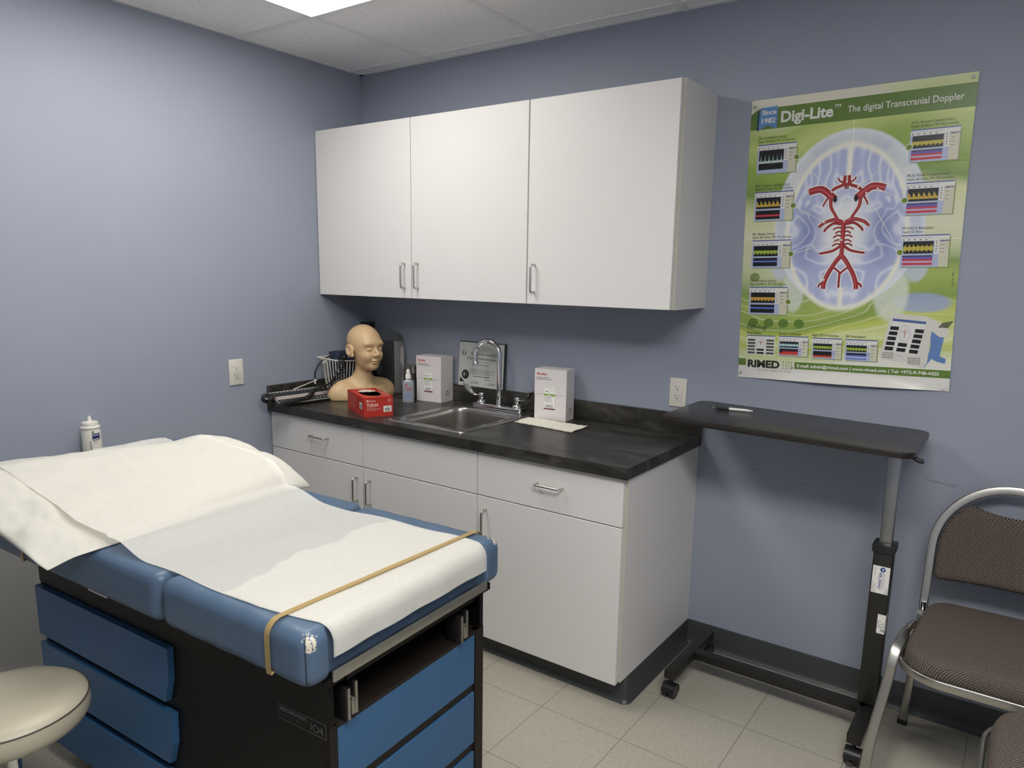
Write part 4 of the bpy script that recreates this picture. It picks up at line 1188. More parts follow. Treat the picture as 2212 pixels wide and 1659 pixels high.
cp.text('hereby certifies that', lambda x, y: F1(.118 + x, .116 + y), .0055, width=.050)
cp.text('A. URBAN', lambda x, y: F1(.118 + x, .101 + y), .0075, width=.050)
for k_, t_ in enumerate(('has demonstrated a high level of competence in fulfilling', 'the requirements by successfully completing the ARDMS', 'certifying examination and is entitled to be known as a')):
    cp.text(t_, lambda x, y, k_=k_: F1(.060 + x, .079 - .0095 * k_ + y), .0055, mi=0, width=.150)
cp.text('Registered Vascular Technologist', lambda x, y: F1(.085 + x, .047 + y), .0068, bold=.02, width=.095)
cp.text('Registry Number', lambda x, y: F1(.152 + x, .0345 + y), .0045, width=.042)
cp.text('Jno Silver', lambda x, y: F1(.068 + x, .016 + y), .014, shear=.5, width=.050); cp.text('Zyn Barr', lambda x, y: F1(.176 + x, .014 + y), .015, shear=.4, width=.040)
cp.box(.060, .125, -.0004, -.0002, .0135, .0140); cp.box(.155, .212, -.0004, -.0002, .0135, .0140)
n = 36; s0 = (.036, .054)
star = [(s0[0] + (.0235 if i % 2 else .0205) * math.cos(2 * math.pi * i / 72), s0[1] + (.0235 if i % 2 else .0205) * math.sin(2 * math.pi * i / 72)) for i in range(72)]
cp.add([F1(*p) for p in star], [tuple(range(72))], 1)
cp.add([F2c(s0[0] - .007 + .003 * math.cos(2 * math.pi * i / 20), s0[1] + .009 * math.sin(2 * math.pi * i / 20)) for i in range(20)], [tuple(range(20))], 2)
cp.add([F2c(s0[0] + .007 + .0018 * math.cos(2 * math.pi * i / 20), s0[1] + .009 * math.sin(2 * math.pi * i / 20)) for i in range(20)], [tuple(range(20))], 3)
cp.add([F1(.002, .018), F1(.034, .018), F1(.004, .040)], [(0, 1, 2)], 0)
e0 = (.025, .158)
ring_ = [F1(e0[0] + .0135 * math.cos(2 * math.pi * i / 32), e0[1] + .0185 * math.sin(2 * math.pi * i / 32)) for i in range(32)] + [F1(e0[0] + .0125 * math.cos(2 * math.pi * i / 32), e0[1] + .0175 * math.sin(2 * math.pi * i / 32)) for i in range(32)]
cp.add(ring_, [(i, (i + 1) % 32, 32 + (i + 1) % 32, 32 + i) for i in range(32)], 3)
for s_n in (-1, 1):
    cp.add([F1(e0[0] + s_n * .0025, e0[1] - .016), F1(e0[0] + s_n * .010, e0[1] - .008), F1(e0[0] + s_n * .0105, e0[1] + .002), F1(e0[0] + s_n * .005, e0[1] + .010), F1(e0[0] + s_n * .006, e0[1] - .002)], [(0, 1, 2, 3, 4)], 0)
cp.build('printing', [M_INK, mat('black_seal', (0.02, 0.02, 0.018), 0.4), M_PAPERW, M_GREYINK], cf, smooth=0, label='black certificate lettering and round seal')

# spray bottle --------------------------------------------------------------------
def clear_mat(name, col, rough=.08, fac=.35):
    m, n, b = nt(name); b.inputs['Base Color'].default_value = (*col, 1); b.inputs['Roughness'].default_value = rough
    tr = N(n, 'ShaderNodeBsdfTransparent'); tr.inputs[0].default_value = (*[.6 + .4 * c_ for c_ in col], 1)
    mx = N(n, 'ShaderNodeMixShader'); mx.inputs[0].default_value = fac
    n.links.new(b.outputs[0], mx.inputs[1]); n.links.new(tr.outputs[0], mx.inputs[2]); n.links.new(mx.outputs[0], n.nodes['Material Output'].inputs['Surface'])
    return m
bx, by = .4900, -.2030
sb = thing('spray_bottle', (bx, by, CT), 'small clear pump spray bottle with white cap in front of the left carton', 'bottle')
bm_ = Matrix.Translation(Vector((bx, by, CT))) @ Matrix.Rotation(R(36), 4, 'Z')
hw, hd = .0270, .0165
rings = []
for z, s in ((0, .90), (.003, 1), (.010, 1.0), (.085, .98), (.096, .95), (.104, .80), (.108, .52), (.112, .46)):
    rings.append([(p[0], p[1], z) for p in rrect(-hw * s, hw * s, -hd * min(1, s * 1.0) , hd * min(1, s), min(hw, hd) * s * .85, 6)])
vs = [p for r_ in rings for p in r_]; n = len(rings[0])
fs = [(k * n + i, k * n + (i + 1) % n, (k + 1) * n + (i + 1) % n, (k + 1) * n + i) for k in range(len(rings) - 1) for i in range(n)] + [tuple(range(n))[::-1], tuple((len(rings) - 1) * n + i for i in range(n))]
MB(bm_).add(vs, fs).build('bottle_body', clear_mat('clear_blue_plastic', (0.42, 0.47, 0.52), .12, .38), sb, smooth=50)
MB(bm_).lathe([(.0120, .112), (.0135, .113), (.0135, .130), (.0125, .132), (.0095, .133), (.0095, .145), (.0072, .147), (.0068, .156), (.0050, .158)], n=28).build('pump_cap', M_WHITEP, sb, smooth=40)
lb_ = MB(bm_); LF = lambda x, y: (x, -hd - .0004, y)
lb_.quad(LF(-.018, .018), LF(.019, .018), LF(.019, .040), LF(-.018, .040), 0)
LF2 = lambda x, y: (x, -hd - .0008, y)
lb_.quad(LF(-.012, .080), LF(-.003, .080), LF(-.003, .089), LF(-.012, .089), 1)
lb_.text('HAND', lambda x, y: LF2(-.006 + x, .066 + y), .008, mi=1, bold=.03); lb_.text('SANITIZER', lambda x, y: LF2(-.010 + x, .059 + y), .007, mi=1, bold=.03, width=.028)
lb_.text('with aloe', lambda x, y: LF2(-.008 + x, .050 + y), .006, mi=2); lb_.text('2 oz', lambda x, y: LF2(-.004 + x, .042 + y), .005, mi=1)
lb_.build('printing', [mat('faded_blue_label', (0.20, 0.27, 0.40), 0.4), mat('red_print', (0.5, 0.05, 0.06), 0.5), M_GREYINK], sb, smooth=0, label='red and blue print')
# dark jar with metal neck behind the spray bottle
jr = thing('blood_pressure_bulb_kit', (.405, -.098, CT), 'dark canister with a metal valve half hidden between mannequin and left carton', 'canister')
MB().lathe([(.026, 0), (.029, .003), (.029, .140), (.030, .142), (.031, .146), (.031, .158), (.028, .160)], (.405, -.098, CT), n=32).build('canister_body', mat('smoky_canister', (0.10, 0.095, 0.085), 0.25), jr, smooth=40)
v_ = MB().cyl((.437, -.112, CT + .125), (.437, -.112, CT + .155), .0115, n=24).cyl((.437, -.112, CT + .155), (.437, -.112, CT + .160), .013, n=24).cyl((.437, -.112, CT + .16), (.437, -.112, CT + .192), .0022, n=10)
for z in (.168, .178, .187): v_.cyl((.437, -.112, CT + z), (.437, -.112, CT + z + .004), .0036, n=12)
v_.build('metal_valve', M_CHROME2, jr, smooth=40)
# small crumpled plastic pouch beside it
pch = []
def pouch_fn(a, b):
    u = (a - .5); t = 2 * math.pi * b
    r = .023 * (1 - abs(2 * u) ** 3 * .5) * (1 + .16 * fbm(a * 5, math.cos(t) * 2, math.sin(t) * 2))
    return (.4520 + r * .55 * math.cos(t), -.1560 + r * .5 * math.sin(t), CT + .001 + .078 * a)
MB().grid(pouch_fn, 26, 30).build('plastic_pouch', clear_mat('crumpled_clear_plastic', (0.62, 0.58, 0.57), .25, .35), smooth=180, origin=(.452, -.156, CT), label='small crumpled clear pouch squeezed against the left carton', cat='pouch')

# black device case in a clear bag -------------------------------------------------
bg = thing('bagged_case', (.215, -.046, CT), 'tall black case in a clear plastic bag behind the mannequin shoulder', 'case')
MB().box(.160, .266, -.066, -.0235, CT, CT + .262, .010, seg=3).build('case_body', mat('black_case', (0.012, 0.012, 0.013), 0.5), bg, smooth=40)
w1 = MB()
def strip(a, b):
    z = CT + .004 + .262 * b; bulge = .010 * math.sin(math.pi * b) + .003 * math.sin(9 * b + 1)
    x = .264 + .004 + .018 * a + bulge * a; y = -.070 + .040 * a - .008 * math.sin(math.pi * a)
    return (x, y, z)
w1.grid(strip, 8, 40); w1.build('pale_edge_strip', mat('grey_white_lining', (0.38, 0.36, 0.345), 0.45), bg, smooth=180, label='pale grey lining strip')
def bag_fn(a, b):
    t = 2 * math.pi * b; z = a
    w_ = 1 - .35 * max(0, (a - .86) / .14) ** 2
    cx_, cy_ = .215, -.047
    rx, ry = .074 * w_, .031 * w_
    ct_, st_ = math.cos(t), math.sin(t)
    k_ = (abs(ct_) ** 4 + abs(st_) ** 4) ** -.25
    nz = 1 + .05 * fbm(ct_ * 2.2, st_ * 2.2, a * 7, 4) + (.10 * fbm(ct_ * 3, st_ * 3, a * 11, 3) if a > .8 else 0)
    return (cx_ + rx * k_ * ct_ * nz, min(-.0215, cy_ + ry * k_ * st_ * nz), CT + .001 + .340 * a - .020 * (1 + ct_) * max(0, a - .7) / .3)
MB().grid(bag_fn, 60, 72).build('clear_bag', clear_mat('clear_bag_plastic', (0.30, 0.31, 0.33), .12, .86), bg, smooth=180, label='clear crinkled plastic bag')
tx_ = MB(); tx_.text('PROFESSIONAL CARE', lambda x, y: (.252 - y, -.0666, CT + .070 + x), .010, width=.135)
tx_.build('printing', mat('grey_case_print', (0.16, 0.16, 0.16), 0.5), bg, smooth=0, label='small grey vertical lettering')
# black box in the corner behind the head
MB().box(.012, .085, -.056, -.022, CT + .0005, CT + .349, .003).build('black_box', M_BLACKP, smooth=30, origin=(.048, -.05, CT), label='black upright box in the corner behind the mannequin head', cat='box')

# wall basket with blood pressure cuff ----------------------------------------------
wb = thing('wire_basket', (.03, -.20, CT), 'white wire basket full of blood pressure cuff behind the mannequin', 'basket')
M_WIRE = mat('off_white_wire', (0.72, 0.69, 0.60), 0.4)
def bk(t, z):
    """half-round rim: t 0..1 along the bulging front, z height"""
    zt = (z - CT) / .185; k_ = .72 + .28 * zt
    a = math.pi * t; ca = math.cos(a)
    return Vector((.026 + .136 * k_ * abs(math.sin(a)) ** .55 if 0 < t < 1 else .026, -.212 - .140 * k_ * math.copysign(abs(ca) ** .8, ca), z))
bk_m = MB()
rim = [bk(i / 40, CT + .190 - .016 * math.sin(math.pi * i / 40)) for i in range(41)]
bk_m.tube(rim + [rim[0]], .0028, n=8)
low = [bk(i / 40, CT + .012) for i in range(41)]; bk_m.tube(low + [low[0]], .0019, n=8)
for i in range(1, 24):
    t = i / 24; a, b2 = bk(t, CT + .190 - .016 * math.sin(math.pi * t)), bk(t, CT + .012)
    bk_m.tube([a, b2], .0024, n=6)
for i in range(1, 12):
    y = -.352 + .280 * i / 12; yl = -.212 + (y + .212) * .72
    bk_m.tube([(.028, y, CT + .190), (.028, yl, CT + .012)], .0016, n=6)
bk_m.build('wire_cage', M_WIRE, wb, smooth=60)
MB().box(.0245, .0268, -.320, -.298, CT + .155, CT + .182, .001).build('mounting_clip', M_WIRE, wb, smooth=0)
M_NAVY = mat('navy_cuff_cloth', (0.010, 0.017, 0.045), 0.75, bump=(220, 0.4, 0.002))
def cuff_sdf(X, Y, Z):
    d = s_box(X, Y, Z, (.085, -.212, CT + .100), (.036, .095, .086), .030)
    d = smin(d, s_box(X + (Z - CT - .19) * .3, Y, Z, (.075, -.235, CT + .192), (.030, .060, .022), .010), .012)
    d = smin(d, s_ell(X, Y, Z, (.100, -.150, CT + .178), (.035, .055, .026)), .01)
    return d + .004 * np.sin(X * 70 + 3 * np.sin(Y * 40)) * np.cos(Z * 60 + Y * 30)
V, F_ = surface_nets(cuff_sdf, (.030, -.33, CT), (.15, -.06, CT + .235), .004)
cu_ = thing('blood_pressure_cuff', (.085, -.195, CT + .02), 'navy cloth blood pressure cuff stuffed in the white wire basket', 'cuff')
MB().arrays(V, F_).build('cuff_cloth', M_NAVY, cu_, smooth=180)
MB().lathe([(.0, 0), (.014, .004), (.019, .016), (.019, .030), (.012, .044), (.006, .050)], n=20, M=Matrix.Rotation(R(65), 4, 'Y'), c=(.100, -.275, CT + .172)).build('inflation_bulb', M_BLACKP, cu_, smooth=60)
MB().cyl((.120, -.250, CT + .186), (.138, -.236, CT + .194), .006, n=14).cyl((.128, -.255, CT + .192), (.128, -.237, CT + .192), .004, n=12).build('release_valve', M_CHROME, cu_, smooth=40)

# mercury gauge lying along the left wall ---------------------------------------------
A0 = Vector((.040, -.6270, .9173)); A1 = Vector((.040, -.3494, .9244)); B0 = Vector((.168, -.7075, .8835)); B1 = Vector((.168, -.397, .8820))
gx = ((A1 - A0) + (B1 - B0)).normalized(); gy = (A0 - B0); gy = (gy - gx * gy.dot(gx)).normalized(); gz = gx.cross(gy)
yw_, tl_ = 1.49, .37
gx = Vector((math.cos(yw_), math.sin(yw_), 0)); _s = Vector((-math.sin(yw_), math.cos(yw_), 0)); gy = _s * math.cos(tl_) + gx.cross(_s) * math.sin(tl_); gz = gx.cross(gy)
GO = Vector((.168, -.690, .8795)); GLn, GWd = .305, .118
GMt = Matrix(((gx.x, gy.x, gz.x, GO.x), (gx.y, gy.y, gz.y, GO.y), (gx.z, gy.z, gz.z, GO.z), (0, 0, 0, 1)))
gg = thing('blood_pressure_gauge', (.11, -.52, CT), 'black mercury blood pressure gauge lying by the left wall with a coiled black hose', 'blood pressure gauge')
M_GAUGE = mat('black_gauge_face', (0.016, 0.017, 0.019), 0.35)
MB(GMt).box(0, GLn, 0, GWd, -.0105, -.0005, .003).build('casing', M_BLACKP, gg, smooth=30)
MB(GMt).box(.018, GLn - .006, .006, GWd - .006, -.0005, .0006).build('scale_face', M_GAUGE, gg, smooth=0)
MB(GMt).box(.022, GLn - .01, .004, .0062, .0, .0028, .0006).box(.022, GLn - .01, GWd - .0062, GWd - .004, .0, .0028, .0006).build('side_rails', mat('pale_rail', (0.60, 0.56, 0.48), 0.4), gg, smooth=0)
MB(GMt).box(.024, GLn - .008, .046, .070, .0006, .0024, .0008).build('tube_channel', mat('pinkish_backing', (0.50, 0.41, 0.38), 0.35, var=(40, .2)), gg, smooth=0)
MB(GMt).cyl((.026, .058, .005), (GLn - .01, .058, .005), .0026, n=14).build('glass_tube', clear_mat('gauge_glass', (0.75, 0.72, 0.68), .05, .5), gg, smooth=40)
q = MB(GMt)
for k_ in range(15):
    num = str(20 * k_) if k_ else '0'
    q.text(num, lambda x, y, k_=k_: (.035 + .0185 * k_ + y, GWd - .010 - x, .0010), .0105, align='CENTER', bold=.02)
    q.text(str(10 + 20 * k_), lambda x, y, k_=k_: (.031 + .0185 * k_ + y, .027 - x, .0010), .0100, align='CENTER', bold=.02)
for k_ in range(70):
    x = .030 + .0039 * k_; L2 = .006 if k_ % 5 == 0 else .0035
    q.box(x, x + .0004, .0725, .0725 + L2, .0006, .0009); q.box(x, x + .0004, .0435 - L2, .0435, .0006, .0009)
q.text('mmHg', lambda x, y: (.016 - y * 0 + y, GWd * .55 - x, .0012), .009, bold=.03)
q.build('scale_numbers', mat('pale_scale_ink', (0.50, 0.50, 0.50), 0.5), gg, smooth=0, label='pale numbers and ticks')
q = MB(GMt).box(.006, .017, .004, GWd - .004, .0, .004, .001)
q.box(.009, .0105, .010, GWd - .010, .004, .0048, mi=1); q.box(.0135, .0145, .010, GWd - .010, .004, .0048, mi=1)
q.build('end_bracket', [M_BLACKP, mat('pale_rail2', (0.55, 0.53, 0.48), 0.4)], gg, smooth=0)
kb = GMt @ Vector((-.014, .066, -.002))
kd = (gx * -1)
kn = MB()
KM = Matrix.Translation(kb) @ Matrix((( gx.x, gy.x, gz.x, 0), (gx.y, gy.y, gz.y, 0), (gx.z, gy.z, gz.z, 0), (0, 0, 0, 1)))
kn.lathe([(.004, .016), (.010, .016), (.010, .0185), (.024, .0185), (.029, .014), (.029, -.004), (.025, -.008), (.0, -.008)], n=36, M=KM)
kn.build('reservoir_cap', mat('black_bakelite', (0.010, 0.011, 0.013), 0.28), gg, smooth=40)
kn = MB()
for a in (40, 160, 280): 
    p = KM @ Vector((.019 * math.cos(R(a)), .019 * math.sin(R(a)), .0185)); kn.cyl(p, p + gz * .002, .0028, n=12)
kn.build('screws', M_CHROME, gg, smooth=40)
# hanger bar
MB().tube([GMt @ Vector((.145, GWd - .004, .004)), Vector((.060, -.385, .952))], .0024, n=8).build('hanger_rod', M_WIRE, gg, smooth=60)
# coiled hose: a helix wandering from the gauge foot over the scale up into the basket
cl = catmull([GMt @ Vector((.012, -.006, .010)), GMt @ Vector((.055, .000, .010)), GMt @ Vector((.11, .006, .012)), GMt @ Vector((.16, .016, .013)), GMt @ Vector((.195, .040, .015)), GMt @ Vector((.215, .060, .016)), GMt @ Vector((.250, .070, .018)), Vector((.170, -.398, CT + .060)), Vector((.176, -.370, CT + .095)), Vector((.178, -.335, CT + .125)), Vector((.170, -.310, CT + .160)), Vector((.120, -.290, CT + .198))], 40)
hel = []; L = 0; prev = cl[0]; nx = None
for i, p in enumerate(cl):
    L += (p - prev).length; prev = p
    d = (cl[min(i + 1, len(cl) - 1)] - cl[max(i - 1, 0)]).normalized()
    nx = d.orthogonal().normalized() if nx is None else (nx - d * nx.dot(d)).normalized()
    ny = d.cross(nx); a = 2 * math.pi * L / .0125
    hel.append(p + nx * (.0085 * math.cos(a)) + ny * (.0085 * math.sin(a)))
MB().tube(hel, .0030, n=7).build('coiled_hose', M_BLACKP, gg, smooth=60)
# loose rubber hoses from the cuff
hz = catmull([Vector((.100, -.285, CT + .195)), Vector((.160, -.330, CT + .175)), Vector((.172, -.365, CT + .120)), Vector((.155, -.385, CT + .080)), Vector((.110, -.395, CT + .060)), Vector((.060, -.395, CT + .055))], 10)
MB().tube(hz, .0042, n=9).build('rubber_hose', M_BLACKP, cu_, smooth=60)
hz = catmull([Vector((.060, -.290, CT + .200)), Vector((.040, -.345, CT + .165)), Vector((.034, -.372, CT + .12)), Vector((.033, -.375, CT + .085))], 10)
MB().tube(hz, .0040, n=9).build('rubber_hose', M_BLACKP, cu_, smooth=60)
MB().cyl((.033, -.375, CT + .062), (.033, -.375, CT + .086), .0044, n=12).build('hose_tip', M_WHITEP, cu_, smooth=40)

# folded paper towel ---------------------------------------------------------------------
c4 = [Vector((1.1443, -.2727, 0)), Vector((1.4455, -.2866, 0)), Vector((1.4400, -.1345, 0)), Vector((1.1187, -.0998, 0))]
c4 = [Vector((1.148, -.262, 0)), Vector((1.437, -.287, 0)), Vector((1.437, -.146, 0)), Vector((1.166, -.146, 0))]
c4[3] = Vector((1.135, -.141, 0))
def tow(off):
    def f(a, b):
        p = (c4[0] * (1 - a) + c4[1] * a) * (1 - b) + (c4[3] * (1 - a) + c4[2] * a) * b
        e = .0022 * math.sin(40 * a + 9 * b) * (1 if b in (0, 1) or a in (0, 1) else 0)
        z = CT + .0012 + off + .0005 * math.sin(70 * a) * math.sin(55 * b) + .004 * max(0, a - .93) / .07 * b + (.0055 if off > 0 else 0) * max(0, .10 - a) / .1 * 0
        return (p.x + e, p.y + e, z)
    return f
tw = thing('paper_towel', (1.29, -.21, CT), 'folded cream paper towel lying on the worktop right of the sink', 'paper towel')
M_TOW = mat('cream_paper_towel', (0.80, 0.765, 0.66), 0.9, bump=(160, 0.9, 0.003))
MB().grid(tow(0), 60, 30).build('lower_fold', M_TOW, tw, smooth=60)
MB().grid(tow(.0022), 60, 30).build('upper_fold', M_TOW, tw, smooth=60)

# ================================================================ WALL OUTLETS
def outlet(name, M, label, cover):
    """M: local x = right, y = up, z = out of the wall"""
    loc = M @ Vector((0, 0, 0))
    t = thing(name, loc, label, 'power outlet', group='ivory wall outlets')
    pl = MB(M)
    pl.box(-.035, .035, -.057, .057, 0, .0055, .0028, seg=3)
    pl.build('cover_plate', M_IVORY, t, smooth=40)
    MB(M).box(-.0168, .0168, -.0335, .0335, .0050, .0068, .0008).build('receptacle', M_IVORY, t, smooth=30)
    s = MB(M)
    for cy in (.0185, -.0170):
        s.box(-.0088, -.0074, cy, cy + .0085, .0067, .0070); s.box(-.0125, -.0088, cy + .0035, cy + .0048, .0067, .0070)
        s.box(.0052, .0064, cy + .001, cy + .0078, .0067, .0070)
        s.cyl((-.0012, cy - .0055, .0066), (-.0012, cy - .0055, .0070), .0026, n=14)
    s.build('slots', M_HOLE, t, smooth=0)
    s = MB(M).box(-.010, -.0005, -.0050, .0060, .0066, .0078, .0006).box(.0005, .010, -.0050, .0060, .0066, .0078, .0006)
    s.build('test_buttons', M_IVORY, t, smooth=0)
    s = MB(M)
    for cy in (.047, -.047): s.lathe([(.0032, .0052), (.0030, .0062), (.0, .0064)], (0, cy, 0), n=14)
    s.build('cover_screws', M_WHITEP, t, smooth=40)
outlet('power_outlet', Matrix(((0, 0, 1, 0), (1, 0, 0, -.7807), (0, 1, 0, 1.0239), (0, 0, 0, 1))), 'ivory wall outlet on the left wall above the exam table', 1)
outlet('power_outlet', Matrix(((1, 0, 0, 1.7501), (0, 0, -1, 0), (0, 1, 0, 1.0256), (0, 0, 0, 1))), 'ivory wall outlet between the worktop and the black overbed table', 1)

# ================================================================ POSTER
PTL, PTR, PBR, PBL = (1.9640, 2.0800), (2.6390, 2.0880), (2.6640, 1.1275), (1.9835, 1.1105)
def PP(s, t, lay=0.0):
    """poster coordinates in cm (67.5 wide, 97 high) to the wall"""
    a, b = s / 67.5, t / 97.0
    x = (PBL[0] * (1 - a) + PBR[0] * a) * (1 - b) + (PTL[0] * (1 - a) + PTR[0] * a) * b
    z = (PBL[1] * (1 - a) + PBR[1] * a) * (1 - b) + (PTL[1] * (1 - a) + PTR[1] * a) * b
    x += -.0045 * math.sin(math.pi * b) * 1.0
    cur = 0
    if t < 3.8: cur = .020 * ((3.8 - t) / 3.8) ** 1.6 * (math.sin(math.pi * min(1, max(0, (a - .02) / .96))) ** 1.2) * (.55 + .75 * a)
    return Vector((x, -.0030 - cur - .00022 * lay, z))
def poster_bg():
    m, n, b = nt('poster_print'); b.inputs['Roughness'].default_value = 0.30; b.inputs['Specular IOR Level'].default_value = 0.45
    uv = N(n, 'ShaderNodeTexCoord'); sp_ = N(n, 'ShaderNodeSeparateXYZ'); n.links.new(uv.outputs['UV'], sp_.inputs[0])
    S, T = sp_.outputs[0], sp_.outputs[1]
    def M_(op, a, b_=None, c=None, clamp=False):
        x = N(n, 'ShaderNodeMath', operation=op); x.use_clamp = clamp
        for i, v in enumerate((a, b_, c)):
            if v is None: continue
            if isinstance(v, (int, float)): x.inputs[i].default_value = v
            else: n.links.new(v, x.inputs[i])
        return x.outputs[0]
    def mixc(f, a, c):
        x = N(n, 'ShaderNodeMix', data_type='RGBA')
        for i, v in ((0, f), (6, a), (7, c)):
            if isinstance(v, tuple): x.inputs[i].default_value = (*v, 1)
            elif isinstance(v, (int, float)): x.inputs[i].default_value = v
            else: n.links.new(v, x.inputs[i])
        return x.outputs[2]
    def vec(x, y):
        c = N(n, 'ShaderNodeCombineXYZ')
        for i, v in enumerate((x, y)):
            if isinstance(v, (int, float)): c.inputs[i].default_value = v
            else: n.links.new(v, c.inputs[i])
        return c.outputs[0]
    def noise(v, scale, det=2.0, dist=0.0):
        t = N(n, 'ShaderNodeTexNoise', i_Scale=scale, i_Detail=det, i_Distortion=dist); n.links.new(v, t.inputs['Vector']); return t.outputs['Fac']
    nz = noise(vec(M_('MULTIPLY', S, .018), M_('MULTIPLY', T, .045)), 1.0, 2.0)
    swirl = M_('MULTIPLY', M_('SINE', M_('MULTIPLY_ADD', S, .07, .6)), 4.0)
    t2 = M_('ADD', M_('ADD', T, swirl), M_('MULTIPLY_ADD', nz, 30.0, -15.0))
    tn = M_('DIVIDE', t2, 97.0, clamp=True)
    r = ramp(n, [(0.0, (.70, .69, .62)), (.05, (.69, .68, .60)), (.085, (.60, .63, .38)), (.135, (.42, .50, .07)), (.17, (.62, .66, .33)), (.205, (.44, .52, .07)), (.235, (.20, .31, .04)), (.29, (.34, .43, .08)), (.36, (.20, .31, .07)), (.44, (.52, .56, .32)), (.54, (.66, .66, .48)), (.63, (.60, .62, .34)), (.69, (.16, .27, .04)), (.78, (.26, .38, .05)), (.86, (.48, .56, .18)), (.92, (.36, .47, .10)), (1.0, (.62, .66, .40))])
    n.links.new(tn, r.inputs[0]); col = r.outputs[0]
    # thin light streaks flowing across the lower part
    st_ = M_('SINE', M_('MULTIPLY_ADD', M_('ADD', T, M_('ADD', M_('MULTIPLY', swirl, 1.3), M_('MULTIPLY', nz, 26.0))), 2.1, 0.0))
    stm = M_('MULTIPLY', M_('GREATER_THAN', st_, .86), M_('MULTIPLY', M_('LESS_THAN', T, 30.0), .35))
    col = mixc(stm, col, (.74, .76, .55))
    # translucent head and brain
    dx = M_('SUBTRACT', S, 33.6)
    adx = M_('ABSOLUTE', dx)
    def ell(cx, cy, rx, ry):
        a = M_('DIVIDE', M_('SUBTRACT', S, cx), rx); c = M_('DIVIDE', M_('SUBTRACT', T, cy), ry)
        return M_('SQRT', M_('ADD', M_('MULTIPLY', a, a), M_('MULTIPLY', c, c)))
    def sst(v, e0, e1, to0=1.0, to1=0.0):
        x = N(n, 'ShaderNodeMapRange', interpolation_type='SMOOTHSTEP')
        x.inputs['From Min'].default_value = e0; x.inputs['From Max'].default_value = e1; x.inputs['To Min'].default_value = to0; x.inputs['To Max'].default_value = to1
        n.links.new(v, x.inputs['Value']); return x.outputs[0]
    hd = ell(34.0, 55.5, 23.5, 29.0)
    for cx, cy, rx, ry, c_, k_ in ((58.0, 28.2, 9.5, 3.6, (.30, .36, .60), .8), (18.2, 32.0, 4.2, 9.0, (.64, .68, .62), .75), (49.0, 31.0, 6.0, 10.5, (.66, .70, .62), .75), (13.4, 40.0, 3.4, 5.4, (.50, .56, .70), .75), (55.6, 40.0, 4.0, 6.0, (.50, .56, .70), .75)):
        col = mixc(M_('MULTIPLY', sst(ell(cx, cy, rx, ry), .72, 1.0), k_), col, c_)
    vgn = noise(vec(M_('MULTIPLY', adx, .10), M_('MULTIPLY', T, .06)), 1.0, 3.0)
    headc = mixc(sst(vgn, .38, .62, 0.0, 1.0), (.50, .55, .70), (.68, .70, .74))
    col = mixc(M_('MULTIPLY', sst(hd, .97, 1.0), .88), col, headc)
    rim_ = M_('MULTIPLY', sst(hd, .90, .985, 0.0, 1.0), sst(hd, .985, 1.01))
    col = mixc(M_('MULTIPLY', rim_, .55), col, (.72, .76, .84))
    bd_ = ell(33.6, 52.6, 18.6, 26.8)
    gn = noise(vec(M_('MULTIPLY', adx, .085), M_('MULTIPLY', T, .062)), 1.0, 1.2, 1.1)
    gs = M_('ABSOLUTE', M_('SINE', M_('MULTIPLY', gn, 19.0)))
    gy_ = sst(gs, .0, .36, 1.0, 0.0)
    shd = sst(gs, .0, 1.0, 0.0, 1.0)
    br = mixc(shd, (.60, .63, .76), (.38, .43, .65))
    dark = M_('MULTIPLY', sst(M_('ABSOLUTE', M_('SUBTRACT', adx, 11.5)), .0, 7.0, 1.0, 0.0), sst(M_('ABSOLUTE', M_('SUBTRACT', T, 50.0)), 2.0, 15.0, 1.0, 0.0))
    br = mixc(M_('MULTIPLY', dark, .75), br, (.13, .17, .40))
    br = mixc(M_('MULTIPLY', gy_, .42), br, (.74, .76, .82))
    cen = ell(33.4, 52.0, 10.5, 15.0)
    br = mixc(sst(cen, .25, 1.05, .95, 0.0), br, (.74, .75, .76))
    fis = M_('MULTIPLY', sst(adx, .15, 1.3, 1.0, 0.0), M_('ADD', M_('GREATER_THAN', T, 68.0), M_('LESS_THAN', T, 33.0)))
    br = mixc(fis, br, (.78, .76, .66))
    col = mixc(sst(bd_, .985, 1.0), col, br)
    glow = M_('MULTIPLY', sst(bd_, .93, .995, 0.0, 1.0), sst(bd_, .995, 1.06))
    col = mixc(M_('MULTIPLY', glow, .9), col, (.80, .78, .66))
    # white foot margin
    col = mixc(M_('LESS_THAN', T, 4.2), col, (.66, .645, .61))
    br_ = N(n, 'ShaderNodeBrightContrast'); n.links.new(col, br_.inputs[0]); br_.inputs[1].default_value = .035; n.links.new(br_.outputs[0], b.inputs['Base Color'])
    # fold lines and waviness
    def fold(sock, at): return sst(M_('ABSOLUTE', M_('SUBTRACT', sock, at)), 0.0, .35, 1.0, 0.0)
    fsum = M_('ADD', M_('ADD', fold(T, 71.8), fold(T, 48.0)), M_('ADD', fold(T, 24.3), fold(S, 33.8)))
    wv = noise(vec(M_('MULTIPLY', S, .03), M_('MULTIPLY', T, .05)), 1.0, 3.0)
    hgt = M_('ADD', M_('MULTIPLY', fsum, .0007), M_('MULTIPLY', wv, .010))
    bp = N(n, 'ShaderNodeBump', i_Strength=0.6, i_Distance=1.0); n.links.new(hgt, bp.inputs['Height']); n.links.new(bp.outputs[0], b.inputs['Normal'])
    return m
PC = {}
PMATS = []
def pcol(name, col, rough=.32):
    PC[name] = len(PMATS); PMATS.append(mat('poster_' + name, col, rough)); return PC[name]
PMATS.append(poster_bg()); PC['bg'] = 0
